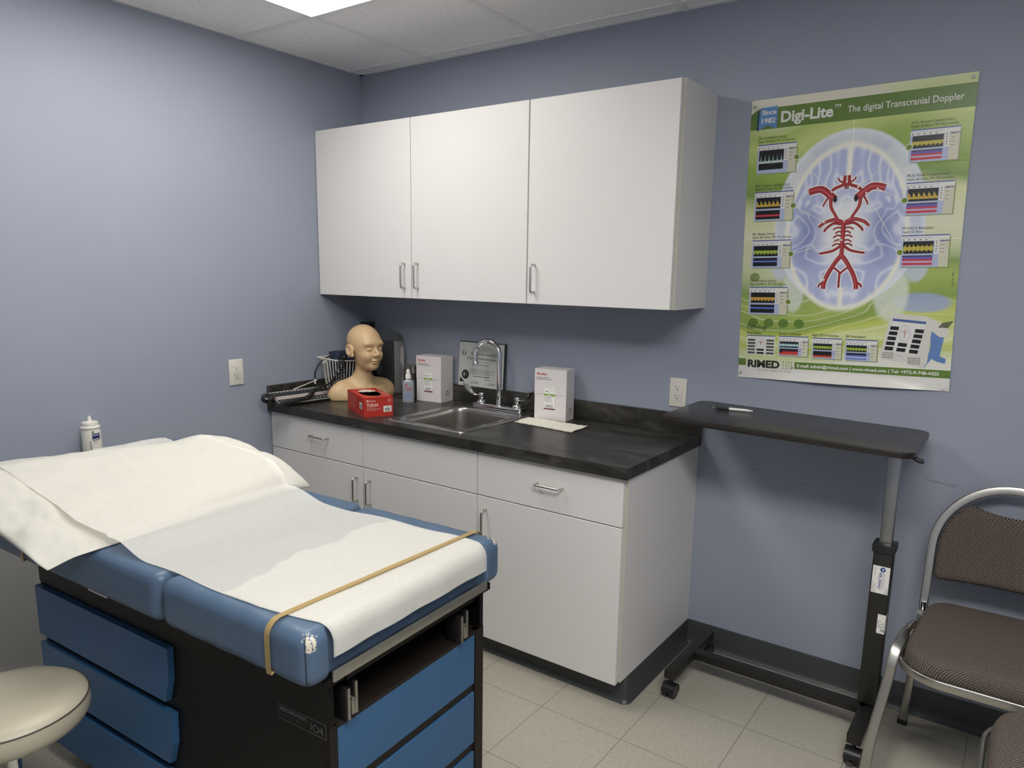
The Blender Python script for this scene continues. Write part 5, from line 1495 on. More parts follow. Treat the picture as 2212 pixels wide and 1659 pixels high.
for nm, c_ in (('green', (.115, .205, .030)), ('band', (.105, .185, .035)), ('white', (.72, .71, .67)), ('ink', (.02, .025, .018)), ('cream', (.66, .64, .52)), ('ribbon', (.12, .26, .52)), ('ribbondark', (.02, .06, .10)),
             ('red', (.33, .020, .028)), ('darkred', (.115, .006, .012)), ('redlight', (.52, .10, .10)), ('glow', (.80, .79, .74)), ('screen', (.42, .48, .66)), ('black', (.008, .008, .010)), ('panel', (.60, .58, .44)), ('titlebar', (.07, .12, .32)),
             ('yellow', (.50, .42, .06)), ('gold', (.55, .33, .05)), ('lime', (.33, .45, .05)), ('cyan', (.42, .62, .60)), ('blueband', (.10, .17, .55)), ('magred', (.55, .045, .07)), ('violet', (.14, .10, .38)), ('pale', (.62, .64, .60)), ('devblue', (.12, .22, .48)), ('devgrey', (.64, .63, .58)), ('shadow', (.22, .28, .10)), ('dot', (.16, .25, .03)), ('paleshape', (.66, .70, .66)), ('lavender', (.44, .48, .66)), ('bloodred', (.62, .07, .02))): pcol(nm, c_)
po = MB()
_cnt = [0]
def bump_layer():
    _cnt[0] = (_cnt[0] + 1) % 24; return _cnt[0] * .016
def PF(lay): return lambda x, y: PP(x, y, lay)
def prect(x0, y0, x1, y1, mi, lay, nx=1):
    for i in range(nx):
        a = x0 + (x1 - x0) * i / nx; c = x0 + (x1 - x0) * (i + 1) / nx
        po.quad(PP(a, y0, lay), PP(c, y0, lay), PP(c, y1, lay), PP(a, y1, lay), PC[mi])
def ppoly(pts, mi, lay): lay += bump_layer(); po.add([PP(x, y, lay) for x, y in pts], [tuple(range(len(pts)))], PC[mi])
def pell(cx, cy, rx, ry, mi, lay, n=28): ppoly([(cx + rx * math.cos(2 * math.pi * i / n), cy + ry * math.sin(2 * math.pi * i / n)) for i in range(n)], mi, lay)
def ribbon(pts, w, mi, lay, smooth=8):
    P_ = [Vector((p[0], p[1], 0)) for p in pts]
    if smooth and len(P_) > 2: P_ = catmull(P_, smooth)
    m = len(P_); W_ = w if isinstance(w, (list, tuple)) else [w, w]
    L = []; Rr_ = []
    for i, p in enumerate(P_):
        d = (P_[min(i + 1, m - 1)] - P_[max(i - 1, 0)]).normalized(); nrm = Vector((-d.y, d.x, 0))
        q = i / (m - 1) * (len(W_) - 1); k = min(int(q), len(W_) - 2); ww = W_[k] + (W_[k + 1] - W_[k]) * (q - k)
        L.append(p + nrm * ww / 2); Rr_.append(p - nrm * ww / 2)
    lay += bump_layer()
    vs = [PP(p.x, p.y, lay) for p in L] + [PP(p.x, p.y, lay) for p in Rr_]
    po.add(vs, [(i, i + 1, m + i + 1, m + i) for i in range(m - 1)], PC[mi])
def ptext(s_, x, y, size, mi='ink', lay=6, **k): po.text(s_, lambda a, b_: PP(x + a, y + b_, lay), size, mi=PC[mi], **k)
# base sheet
NX, NY = 40, 60
tt = [0, .4, .8, 1.2, 1.6, 2.0, 2.4, 2.8, 3.2, 3.6, 4.0] + [4.0 + 93.0 * i / 40 for i in range(1, 41)]
vs = [PP(67.5 * i / NX, t) for i in range(NX + 1) for t in tt]; K = len(tt)
po.add(vs, [(i * K + j, (i + 1) * K + j, (i + 1) * K + j + 1, i * K + j + 1) for i in range(NX) for j in range(K - 1)], 0)
n_base = len(po.v); base_uv = [(67.5 * i / NX, t) for i in range(NX + 1) for t in tt]
# pale strip above the band, header band
ppoly([(0, 97), (0, 92.4), (1.3, 92.6), (2.6, 94.0), (30, 94.0), (46, 94.0), (40, 97)], 'cream', 1)
ppoly([(0, 87.1), (67.5, 87.1), (67.5, 94.1), (2.8, 94.0), (1.6, 93.4), (0, 92.3)], 'band', 2)
ppoly([(2.9, 87.0), (2.9, 92), (3.4, 94.6), (8.6, 95.0), (9.0, 94.4), (9.0, 86.8), (5.95, 88.4)], 'ribbon', 4)
ppoly([(3.0, 94.2), (8.9, 94.4), (8.6, 95.0), (3.4, 94.6)], 'pale', 5)
ppoly([(2.2, 87.1), (2.9, 86.4), (2.9, 92.6), (2.2, 93.8)], 'ribbondark', 3)
ptext('Since', 3.7, 91.9, 2.2, 'white', bold=.03, width=4.9); ptext('1982', 3.8, 89.1, 2.3, 'white', bold=.03, width=4.7)
ptext('Digi-Lite', 10.45, 88.75, 4.9, 'shadow', 5, bold=.03, width=16.9); ptext('Digi-Lite', 10.3, 88.95, 4.9, 'white', 6, bold=.03, width=16.9)
ptext('TM', 27.5, 91.4, 1.6, 'white', bold=.02, width=2.0)
prect(30.0, 88.0, 30.12, 93.0, 'green', 5)
ptext('The digital Transcranial Doppler', 31.6, 89.55, 2.9, 'white', width=32.8, bold=.008)
# vessels
def vessel(pts, w, sm=8, hi=True):
    w = [q * .80 for q in w]
    ribbon(pts, [q + .95 for q in w], 'glow', 1.2, sm)
    ribbon(pts, [q + .24 for q in w], 'darkred', 2.4, sm); ribbon(pts, w, 'red', 3.2, sm)
    if hi and max(w) > .9:
        ribbon([(p[0] - w[0] * .16, p[1] + .05) for p in pts], [q * .22 for q in w], 'redlight', 3.7, sm)
for sg in (-1, 1):
    X = lambda x: 33.2 + sg * x
    vessel([(X(11.8), 64.9), (X(8.0), 65.6), (X(5.0), 63.6), (X(3.4), 62.2)], [2.4, 2.6, 2.5, 2.7])
    vessel([(X(5.2), 63.6), (X(4.6), 62.0), (X(4.3), 59.5), (X(2.6), 56.5), (X(2.0), 55.2)], [1.3, 1.1, .8, 1.0])
    vessel([(X(.65), 69.6), (X(.75), 67.8), (X(1.2), 66.6), (X(3.6), 65.6), (X(5.0), 64.3)], [1.0, 1.0, .9, .9])
    vessel([(X(1.0), 67.2), (X(2.4), 68.2), (X(2.7), 69.0)], [.4, .3], hi=False)
    vessel([(X(5.6), 62.6), (X(6.6), 60.8), (X(6.9), 59.9)], [.5, .35], hi=False)
    vessel([(X(.4), 54.4), (X(3.0), 55.4), (X(6.0), 54.6), (X(7.8), 53.1)], [1.5, 1.1, .9])
    vessel([(X(.8), 53.9), (X(3.2), 54.2), (X(5.4), 52.6), (X(6.0), 51.5)], [.9, .7, .6])
    for k_, (yy_, ln) in enumerate(((52.3, 3.2), (51.0, 2.4), (49.7, 3.0), (48.2, 2.8), (46.9, 3.2))):
        vessel([(X(.3), yy_ + .3), (X(ln * .6), yy_ + .5), (X(ln), yy_ - .2)], [.40, .30], hi=False)
    vessel([(X(.3), 46.9), (X(2.6), 45.3), (X(5.2), 44.6), (X(7.1), 44.3)], [.8, .7, .6])
    vessel([(X(.0), 43.6), (X(1.6), 41.6), (X(3.9), 37.5), (X(5.0), 34.4), (X(5.2), 32.4)], [1.5, 1.4, 1.5, 1.5])
    vessel([(X(2.7), 39.9), (X(1.2), 38.8), (X(-.3), 37.4)], [.5, .5], hi=False)
    vessel([(X(4.9), 34.8), (X(6.3), 34.0), (X(6.8), 33.0)], [.6, .5], hi=False)
    pell(X(3.25), 62.1, .62, 1.05, 'black', 4.2)
vessel([(33.2, 54.6), (33.2, 50), (33.2, 46), (33.2, 43.2)], [1.7, 1.3, 1.3, 1.6])
vessel([(33.0, 37.9), (32.9, 35), (32.9, 32.9)], [.6, .55], hi=False)
vessel([(32.3, 67.0), (33.2, 66.7), (34.2, 67.0)], [.9, .9], hi=False)
for x in (32.7, 33.2, 33.7): vessel([(x, 66.6), (x, 65.3)], [.25, .2], 0, hi=False)
# screens
def wavey(x0, x1, y0, amp, n, mi, lay, kind='saw', base=0):
    pts = []; m = n * 8
    for i in range(m + 1):
        ph = (i / 8) % 1; 
        if kind == 'saw': h = max(0, 1 - ph * 1.25) if ph > .06 else ph / .06
        elif kind == 'spike': h = max(.18 + .12 * math.sin(i * 2.1), 1 - abs(ph - .5) * 9) 
        elif kind == 'blob': h = .35 + .65 * abs(math.sin(math.pi * ph)) ** 2 * (.6 + .4 * math.sin(i * 1.7))
        else: h = 1
        pts.append((x0 + (x1 - x0) * i / m, y0 + amp * h))
    po.add([PP(x, y, lay) for x, y in pts] + [PP(x, y0 - base, lay) for x, y in pts], [(i, i + 1, m + 1 + i + 1, m + 1 + i) for i in range(m)], PC[mi])
def screen(x0, y0, x1, y1, kind, head=None):
    w_ = x1 - x0; h_ = y1 - y0
    ppoly([(x0 + .3, y0 - .25), (x1 + .3, y0 - .25), (x1 + .3, y1 - .8), (x1, y1 - .5)], 'shadow', 1.2)
    prect(x0, y0, x1, y1, 'screen', 1.8); prect(x0, y1 - .35, x1, y1, 'titlebar', 2.4); prect(x0, y1 - 1.9, x1 - .0, y1 - .35, 'white', 2.2)
    for i in range(9): prect(x0 + .3 + w_ * .075 * i, y1 - 1.0, x0 + .3 + w_ * .075 * i + w_ * .05, y1 - .75, 'lavender', 2.8)
    for i in range(5): prect(x0 + .4 + w_ * .12 * i, y1 - 1.65, x0 + .4 + w_ * .12 * i + w_ * .03, y1 - 1.35, 'ink', 2.8)
    prect(x0 + w_ * .80, y0, x1, y1 - 1.4, 'panel', 2.5)
    for i in range(12): prect(x0 + w_ * .83, y1 - 2.2 - .38 * i, x0 + w_ * (.90 + .05 * ((i * 7) % 3) / 2), y1 - 2.08 - .38 * i, 'pale' if i % 3 else 'ink', 3.0)
    prect(x0 + w_ * .80, y1 - 2.1, x1, y1 - 1.85, 'titlebar', 3.0)
    prect(x0 + w_ * .70, y0 + h_ * .40, x0 + w_ * .795, y1 - 1.6, 'white', 2.6)
    for i in range(5): prect(x0 + w_ * .73, y1 - 2.3 - .75 * i, x0 + w_ * .755, y1 - 2.0 - .75 * i, 'ink', 3.0)
    gx0, gx1 = x0 + w_ * .045, x0 + w_ * .68
    if kind == 'oa':
        prect(gx0, y0 + h_ * .13, gx1, y1 - 2.0, 'black', 2.8)
        wavey(gx0, gx1, y0 + h_ * .38, h_ * .26, 6, 'cyan', 3.4, 'spike', .25); wavey(gx0, gx1, y0 + h_ * .37, h_ * .06, 10, 'pale', 3.6, 'blob', .2)
    else:
        ya = y0 + h_ * .42; prect(gx0, ya, gx1, y1 - 2.0, 'black', 2.8); yb = y0 + h_ * .06; yt = y0 + h_ * .36
        prect(gx0, yb, gx1, yt, 'black', 2.8)
        c1, k1, b1 = kind
        hh = (y1 - 2.0 - ya)
        if k1 == 'down':
            prect(gx0, ya + hh * .30, gx1, ya + hh * .55, c1, 3.2); wavey(gx0, gx1, ya + hh * .02, hh * .30, 7, 'black', 3.3, 'saw', 0); wavey(gx0, gx1, ya + hh * .30, -hh * .18, 7, c1, 3.5, 'saw', -.05)
        elif k1 == 'both':
            wavey(gx0, gx1, ya + hh * .40, hh * .38, 7, c1, 3.3, 'blob', 0); wavey(gx0, gx1, ya + hh * .40, -hh * .32, 7, c1, 3.3, 'blob', 0)
        else:
            wavey(gx0, gx1, ya + hh * .34, hh * .46, 6, c1, 3.3, 'saw', hh * .16); wavey(gx0, gx1, ya + hh * .36, hh * .22, 6, 'gold' if c1 == 'yellow' else c1, 3.6, 'saw', hh * .10)
        sh_ = yt - yb
        if b1 == 'purple':
            prect(gx0, yb + sh_ * .45, gx1, yt - sh_ * .1, 'violet', 3.1); prect(gx0, yb + sh_ * .42, gx1, yb + sh_ * .62, 'magred', 3.3); prect(gx0, yb + sh_ * .22, gx1, yb + sh_ * .42, 'lavender', 3.2); prect(gx0, yb, gx1, yb + sh_ * .26, 'magred', 3.3)
        elif b1 == 'red': prect(gx0, yb + sh_ * .30, gx1, yb + sh_ * .52, 'magred', 3.2)
        elif b1 == 'blue': prect(gx0, yb + sh_ * .48, gx1, yb + sh_ * .68, 'blueband', 3.2)
        elif b1 == 'bigblue': prect(gx0, yb + sh_ * .02, gx1, yb + sh_ * .7, 'blueband', 3.2); prect(gx0, yb + sh_ * .2, gx1, yb + sh_ * .45, 'lavender', 3.3)
        elif b1 == 'fire': prect(gx0, yb + sh_ * .0, gx1, yb + sh_ * .3, 'bloodred', 3.2); wavey(gx0 + 1, gx1, yb + sh_ * .3, sh_ * .5, 9, 'magred', 3.1, 'blob', 0)
        elif b1 == 'fire2': wavey(gx0, gx1, yb + sh_ * .1, sh_ * .35, 12, 'bloodred', 3.2, 'blob', sh_ * .08)
LS = [(3.1, 72.2, 16.3, 82.0, 'oa', 'OA- Ophthalmic Artery', 'Depth: 40-60mm, MV: 21±5cm/sec', (16.5, 76.9), (28.7, 64.6)),
      (3.1, 56.0, 16.3, 66.0, ('yellow', 'saw', 'red'), 'PCA- Posterior Cerebral Artery', 'Depth: 60-70mm, MV: 39±10cm/sec', (16.5, 60.8), (27.0, 54.7)),
      (3.1, 39.7, 16.4, 49.4, ('lime', 'down', 'blue'), 'BA- Basilar Artery', 'Depth: 80-120mm, MV: 41±10cm/sec', (16.7, 44.4), (32.9, 48.7)),
      (2.9, 23.2, 16.3, 33.0, ('gold', 'down', 'blue'), 'VA- Vertebral Artery', 'Depth: 60-90mm, MV: 38±10cm/sec', (16.7, 27.8), (28.1, 35.5)),
      (50.8, 72.1, 64.3, 82.0, ('yellow', 'down', 'purple'), 'ACA- Anterior Cerebral Artery', 'Depth: 60-80mm, MV: 50±11cm/sec', (50.7, 76.8), (36.8, 65.7)),
      (50.9, 55.8, 64.3, 65.9, ('yellow', 'saw', 'purple'), 'MCA- Middle Cerebral Artery', 'Depth: 40-60mm, MV: 55±12cm/sec', (50.8, 60.5), (42.7, 64.7)),
      (50.9, 39.5, 64.3, 49.6, ('yellow', 'both', 'purple'), 'MCA/ACA Bifurcation', 'Depth: 55-70mm', (50.7, 44.2), (39.4, 63.6))]
for x0, y0, x1, y1, kd_, t1, t2, dot, end in LS:
    screen(x0, y0, x1, y1, kd_)
    ptext(t1, x0, y1 + 1.75, 1.25, 'ink', 3, width=min(11.8, .46 * len(t1)) if len(t1) > 18 else 7.9); ptext(t2, x0, y1 + .6, 1.15, 'ink', 3, width=.415 * len(t2), bold=0)
    ribbon([dot, end], [.20, .20], 'white', 4.4, 0); pell(end[0], end[1], .32, .32, 'white', 4.8)
    pell(dot[0], dot[1], 1.05, 1.05, 'white', 4.6); pell(dot[0], dot[1], .84, .84, 'dot', 5.0); pell(dot[0] - .2, dot[1] + .25, .4, .35, 'green', 5.4)
for i, x in enumerate((4.7, 10.2, 15.4, 20.7)): pell(x, 20.2, 1.75, 1.55, 'green', .6)
pell(4.6, 36.4, 1.75, 1.55, 'shadow', .6)
ptext('Pathology', 2.8, 18.0, 2.1, 'ink', width=7.0)
def mini(x0, y0, x1, y1):
    prect(x0, y0, x1, y1, 'white', 1.8); prect(x0, y1 - .35, x1, y1, 'titlebar', 2.4)
    w_ = x1 - x0; h_ = y1 - y0
    for i in range(5):
        yy_ = y1 - 1.0 - (i + 1) * h_ * .165
        prect(x0 + .3, yy_, x0 + w_ * .30, yy_ + h_ * .10, 'black', 2.8); prect(x0 + w_ * .70, yy_, x1 - .3, yy_ + h_ * .10, 'black', 2.8)
        prect(x0 + .3, yy_ + h_ * .035, x0 + w_ * .30, yy_ + h_ * .045, 'pale', 3.2); prect(x0 + w_ * .70, yy_ + h_ * .035, x1 - .3, yy_ + h_ * .045, 'pale', 3.2)
        if i > 2: prect(x0 + w_ * .36, yy_, x0 + w_ * .62, yy_ + h_ * .10, 'black', 2.8)
    cx, cy = x0 + w_ * .5, y0 + h_ * .60
    pell(cx, cy, w_ * .15, h_ * .24, 'lavender', 2.8); pell(cx, cy, w_ * .14, h_ * .225, 'white', 3.0)
    ribbon([(cx, cy + h_ * .13), (cx, cy - h_ * .12)], [.16, .16], 'red', 3.4, 0); ribbon([(cx - w_ * .07, cy + h_ * .08), (cx, cy), (cx + w_ * .07, cy + h_ * .08)], [.14, .14], 'red', 3.4, 4)
mini(2.8, 8.7, 12.8, 15.7)
screen(14.1, 8.7, 24.1, 15.8, ('cyan', 'both', 'fire')); screen(25.5, 8.4, 35.1, 15.6, ('lime', 'both', 'fire2')); screen(36.2, 8.3, 46.1, 15.5, ('lime', 'both', 'bigblue'))
for t_, x, w_ in (('Brain Death', 2.8, 5.0), ('Shower of Emboli', 14.1, 7.5), ('Right MCA Stenosis', 25.5, 8.4), ('BA Vasospasm', 36.3, 6.2)): ptext(t_, x, 16.15, 1.2, 'ink', width=w_)
# device picture
ppoly([(60.0, 7.0), (61.5, 14), (60.9, 23.2), (62.8, 21.5), (65.0, 17.0), (64.2, 11.2), (66.0, 10.4), (65.8, 8.8), (63.4, 9.4), (62.0, 10.2)], 'devblue', 1.6)
ppoly([(60.6, 23.4), (64.5, 21.0), (66.3, 19.6), (65.9, 17.4), (63.8, 17.3), (61.4, 19.2)], 'devgrey', 1.9)
for i in range(5): ribbon([(63.4 + .55 * i, 20.3), (64.6 + .6 * i, 22.0 + .12 * i)], [.35, .3], 'ink', 2.2, 0)
ppoly([(49.5, 23.6), (50.3, 24.5), (59.6, 23.9), (61.2, 23.2), (61.6, 21.8), (60.8, 8.6), (59.6, 6.9), (56.8, 7.6), (54.6, 8.9), (51.0, 8.8), (47.6, 9.4), (46.9, 10.6), (47.3, 12.8)], 'devgrey', 2.2)
ppoly([(50.2, 22.7), (59.7, 21.9), (57.5, 11.3), (48.4, 12.5)], 'white', 2.6); ppoly([(50.2, 22.9), (59.8, 22.1), (59.7, 21.3), (50.1, 22.1)], 'titlebar', 2.9)
for i in range(5):
    f = i / 5; xl = 49.7 - 1.6 * f; xr_ = 57.3 - 1.6 * f + .2; yy_ = 20.0 - 8.4 * f
    ppoly([(xl, yy_ + .4), (xl + 2.5, yy_ + .25), (xl + 2.3, yy_ - .95), (xl - .2, yy_ - .8)], 'black', 3.1); ppoly([(xr_ - .6, yy_ - .3), (xr_ + 1.9, yy_ - .5), (xr_ + 1.7, yy_ - 1.7), (xr_ - .8, yy_ - 1.5)], 'black', 3.1)
    if i > 2: ppoly([(xl + 3.5, yy_ + .1), (xl + 6.1, yy_ - .1), (xl + 5.9, yy_ - 1.3), (xl + 3.3, yy_ - 1.1)], 'black', 3.1)
pell(53.9, 18.0, 1.55, 2.7, 'lavender', 3.1); pell(53.9, 18.0, 1.4, 2.5, 'white', 3.3); ribbon([(54.0, 19.5), (53.8, 16.6)], [.16, .16], 'red', 3.6, 0); ribbon([(53.0, 19.0), (53.9, 18.1), (54.8, 19.0)], [.14, .14], 'red', 3.6, 3)
for i in range(6):
    for j in range(4):
        ribbon([(47.8 + .55 * i, 11.6 - .55 * j), (48.15 + .55 * i, 11.5 - .55 * j)], [.22, .22], 'ink', 3.0, 0); ribbon([(55.3 + .62 * i, 10.2 - .6 * j), (55.7 + .62 * i, 10.1 - .6 * j)], [.24, .24], 'ink', 3.0, 0)
ptext('RIMED', 52.0, 10.4, .9, 'lavender', 3.1, width=1.8)
# footer
prect(0, 4.5, 2.7, 7.0, 'green', 2)
ptext('RIMED', 3.4, 4.1, 3.6, 'ink', 4, bold=.045, width=11.4)
for i in range(4):
    for j in range(4):
        pell(16.0 + .95 * i, 6.5 - .8 * j, .24, .24, 'shadow', 3, 10)
pell(19.2, 4.5, .26, .26, 'ink', 3, 10)
ptext('for your peace of mind', 7.1, 2.75, 1.25, 'shadow', 4, width=11.5, spacing=1.3)
prect(19.9, 4.2, 67.5, 6.7, 'green', 2, 8)
ptext('E-mail: admin@rimed.com | www.rimed.com | Tel: +972-9-748-4425', 20.8, 4.95, 1.5, 'white', 4, width=43.6, bold=.03)
po.text('print no. 1006', lambda a, b_: PP(66.3 - b_, 33.5 + a, 3), .8, mi=PC['ink'], width=4.2)
po_t = thing('poster', PP(33.7, 48, 0), 'green medical poster with a brain and artery drawing pinned to the back wall', 'poster')
pobj = po.build('printed_sheet', PMATS, po_t, smooth=0)
uvl = pobj.data.uv_layers.new(name='UVMap')
for l in pobj.data.loops:
    if l.vertex_index < n_base: uvl.data[l.index].uv = base_uv[l.vertex_index]
for s, t in ((1.2, 94.8), (66.2, 95.6), (1.1, 1.9), (66.0, 1.2)):
    q0 = PP(s, t, 0)
    k_ = MB().cyl(q0 + Vector((0, -.0005, 0)), q0 + Vector((0, -.004, 0)), .0045, n=16).cyl(q0 + Vector((0, -.004, 0)), q0 + Vector((0, -.009, 0)), .0028, n=16).cyl(q0 + Vector((0, -.009, 0)), q0 + Vector((0, -.011, 0)), .0048, n=16)
    k_.build('push_pin', clear_mat('clear_pin', (0.6, 0.6, 0.58), .1, .3) if t > 50 or s < 5 else M_WHITEP, po_t, smooth=40)

# ================================================================ OVERBED TABLE
ob = thing('overbed_table', (2.56, -.22, 0), 'black overbed table on a castor base under the poster', 'overbed table')
M_OTOP = mat('dark_brown_laminate_top', (0.020, 0.0165, 0.0145), 0.30, spec=0.5, var=(6, .15))
tilt_ = Matrix.Translation(Vector((2.245, -.2150, 1.0035))) @ Matrix.Rotation(R(1.05), 4, 'Y') @ Matrix.Rotation(R(.55), 4, 'X')
MB(tilt_).prism(rrect(-.388, .386, -.192, .186, .045, 8), -.0190, 0, bev=.002, seg=2).build('tabletop', [M_OTOP], ob, smooth=40)
MB().box(2.544, 2.580, -.235, -.205, .30, .972, .003).build('inner_column', mat('brushed_column', (0.36, 0.36, 0.345), 0.33, metal=1.0), ob, smooth=30, label='bare silver inner column')
MB(Matrix.Translation(Vector((0, 0, 0)))).box(2.30, 2.600, -.245, -.190, .9700, .9860, .003).box(2.535, 2.590, -.300, -.130, .9720, .9850, .003).build('top_bracket', M_BLACKM, ob, smooth=30)
MB().tube(catmull([Vector((2.600, -.330, .976)), Vector((2.622, -.340, .972)), Vector((2.640, -.345, .964)), Vector((2.650, -.345, .966))], 5), .0065, n=10).build('height_lever', M_BLACKP, ob, smooth=60)
MB().box(2.533, 2.589, -.248, -.192, .118, .640, .004).build('outer_column', M_BLACKM, ob, smooth=30)
MB().box(2.528, 2.594, -.254, -.186, .635, .663, .004).build('column_collar', M_BLACKP, ob, smooth=30)
MB().box(1.975, 2.560, -.250, -.210, .075, .106, .003).build('base_bar', M_BLACKM, ob, smooth=30)
def foot(x0, x1, y0, y1):
    f = MB().box(x0, x1, y0, y1, .072, .106, .003).build('base_foot', M_BLACKM, ob, smooth=30)
    for y in (y0 + .020, y1 - .020):
        cx = (x0 + x1) / 2; yy = y - .004
        w_ = MB()
        for s in (-1, 1): w_.cyl((cx + s * .004, yy, .0255), (cx + s * .0215, yy, .0255), .0255, n=28)
        w_.cyl((cx, y, .048), (cx, y, .074), .006, n=12)
        # hood of the twin-wheel castor
        hood = []
        for i in range(0, 13):
            a = R(-20 + 200 * i / 12); hood.append((cx, yy + .0275 * math.cos(a), .0265 + .0275 * math.sin(a)))
        vs = []; fs = []
        for i, p in enumerate(hood): vs += [(cx - .0235, p[1], p[2]), (cx + .0235, p[1], p[2])]
        fs = [(2 * i, 2 * i + 1, 2 * i + 3, 2 * i + 2) for i in range(len(hood) - 1)]
        w_.add(vs, fs)
        w_.build('caster', M_BLACKP, f, smooth=40)
    return f
foot(1.936, 1.976, -.428, -.045)
f2 = foot(2.540, 2.582, -.428, -.045)
MB().box(2.552, 2.566, -.4680, -.4370, .0180, .0215, .001).build('brake_pedal', M_CHROME2, f2, smooth=0)
lbm = MB(); yF = -.2484
FL_ = lambda x, y: (x, yF - .0003, y)
lbm.quad(FL_(2.5375, .502), FL_(2.5865, .502), FL_(2.5865, .592), FL_(2.5375, .592), 0)
T90 = lambda x0, z0: (lambda x, y: (x0 - y, yF - .0006, z0 + x))
lbm.text('Overbed Table', T90(2.5640, .517), .0125, mi=1, shear=.2, bold=.02, width=.054)
lbm.text('2 Step - Flow Top - Motley', T90(2.5695, .517), .005, mi=1, width=.056)
lbm.text('Table composite laminated, black frame', T90(2.5735, .525), .0035, mi=2, width=.045)
lbm.text('Item # 10830', T90(2.5455, .560), .0045, mi=2, width=.026)
for k_ in range(4): lbm.text('Distributed by medical products corp', T90(2.5405 + .003 * k_, .504), .003, mi=2, width=.040 - .004 * k_)
for k_ in range(3): lbm.text('Dynamic', T90(2.5795 + .003 * k_, .504), .003, mi=1, width=.022)
lbm.add([(2.5660 + .0078 * math.cos(2 * math.pi * i / 28), yF - .0006, .5812 + .0078 * math.sin(2 * math.pi * i / 28)) for i in range(28)], [tuple(range(28))], 1)
lbm.add([(2.5660 - .003, yF - .0009, .5812 + .004), (2.5660 + .004, yF - .0009, .5812 + .002), (2.5665, yF - .0009, .5812 - .005)], [(0, 1, 2)], 0)
lbm.build('product_label', [M_PAPERW, mat('blue_print', (0.015, 0.05, 0.24), 0.5), M_GREYINK], ob, smooth=0, label='white label with blue lettering')
lbm = MB()
lbm.quad(FL_(2.5660, .370), FL_(2.5888, .370), FL_(2.5888, .434), FL_(2.5660, .434), 0)
xr = 2.5893
lbm.quad((xr, yF, .370), (xr, yF + .030, .370), (xr, yF + .030, .434), (xr, yF, .434), 0)
LT = lambda x, y: (x, yF - .0006, y)
lbm.text('Co', lambda x, y: LT(2.5680 + x, .398 + y), .020, mi=1, width=.018); lbm.text('PHAR', lambda x, y: LT(2.5685 + x, .390 + y), .0062, mi=1, bold=.03, width=.019); lbm.text('73', lambda x, y: LT(2.5765 + x, .377 + y), .011, mi=1, bold=.05, width=.0115)
lbm.build('pharmacy_sticker', [M_PAPERW, M_GREYINK], ob, smooth=0, label='white sticker folded round the column edge')

# pen
pn0, pn1 = Vector((1.954, -.1698, 0)), Vector((2.091, -.1352, 0)); pd = (pn1 - pn0).normalized(); pl_ = .141
def ztop(p): 
    q = tilt_.inverted() @ Vector((p.x, p.y, 1.0)); return (tilt_ @ Vector((q.x, q.y, 0))).z
pc = (pn0 + pn1) / 2
z0 = ztop(pn0) + .0052; z1 = ztop(pn1) + .0052
PA = Vector((pn0.x, pn0.y, z0)); PB = Vector((pn1.x, pn1.y, z1)); dv = (PB - PA).normalized()
PM = Matrix.Translation(PA) @ dv.to_track_quat('Z', 'Y').to_matrix().to_4x4()
pe = thing('pen', (pc.x, pc.y, ztop(pc)), 'white click pen with black grip lying on the overbed table', 'pen')
MB(PM).lathe([(.0010, .0), (.0022, .004), (.0026, .010)], n=16).build('pen_tip', M_CHROME, pe, smooth=40)
MB(PM).lathe([(.0028, .010), (.0046, .022), (.0050, .035), (.0048, .058)], n=20).build('grip', M_BLACKP, pe, smooth=60)
MB(PM).lathe([(.0050, .058), (.0052, .062), (.0050, .110), (.0044, .128), (.0030, .130), (.0026, .138), (.0, .1385)], n=20).build('barrel', M_WHITEP, pe, smooth=40)
MB(PM).box(-.0014, .0014, -.0078, -.0062, .085, .128, .0005).box(-.0014, .0014, -.0078, -.003, .124, .128).build('clip', M_WHITEP, pe, smooth=0)

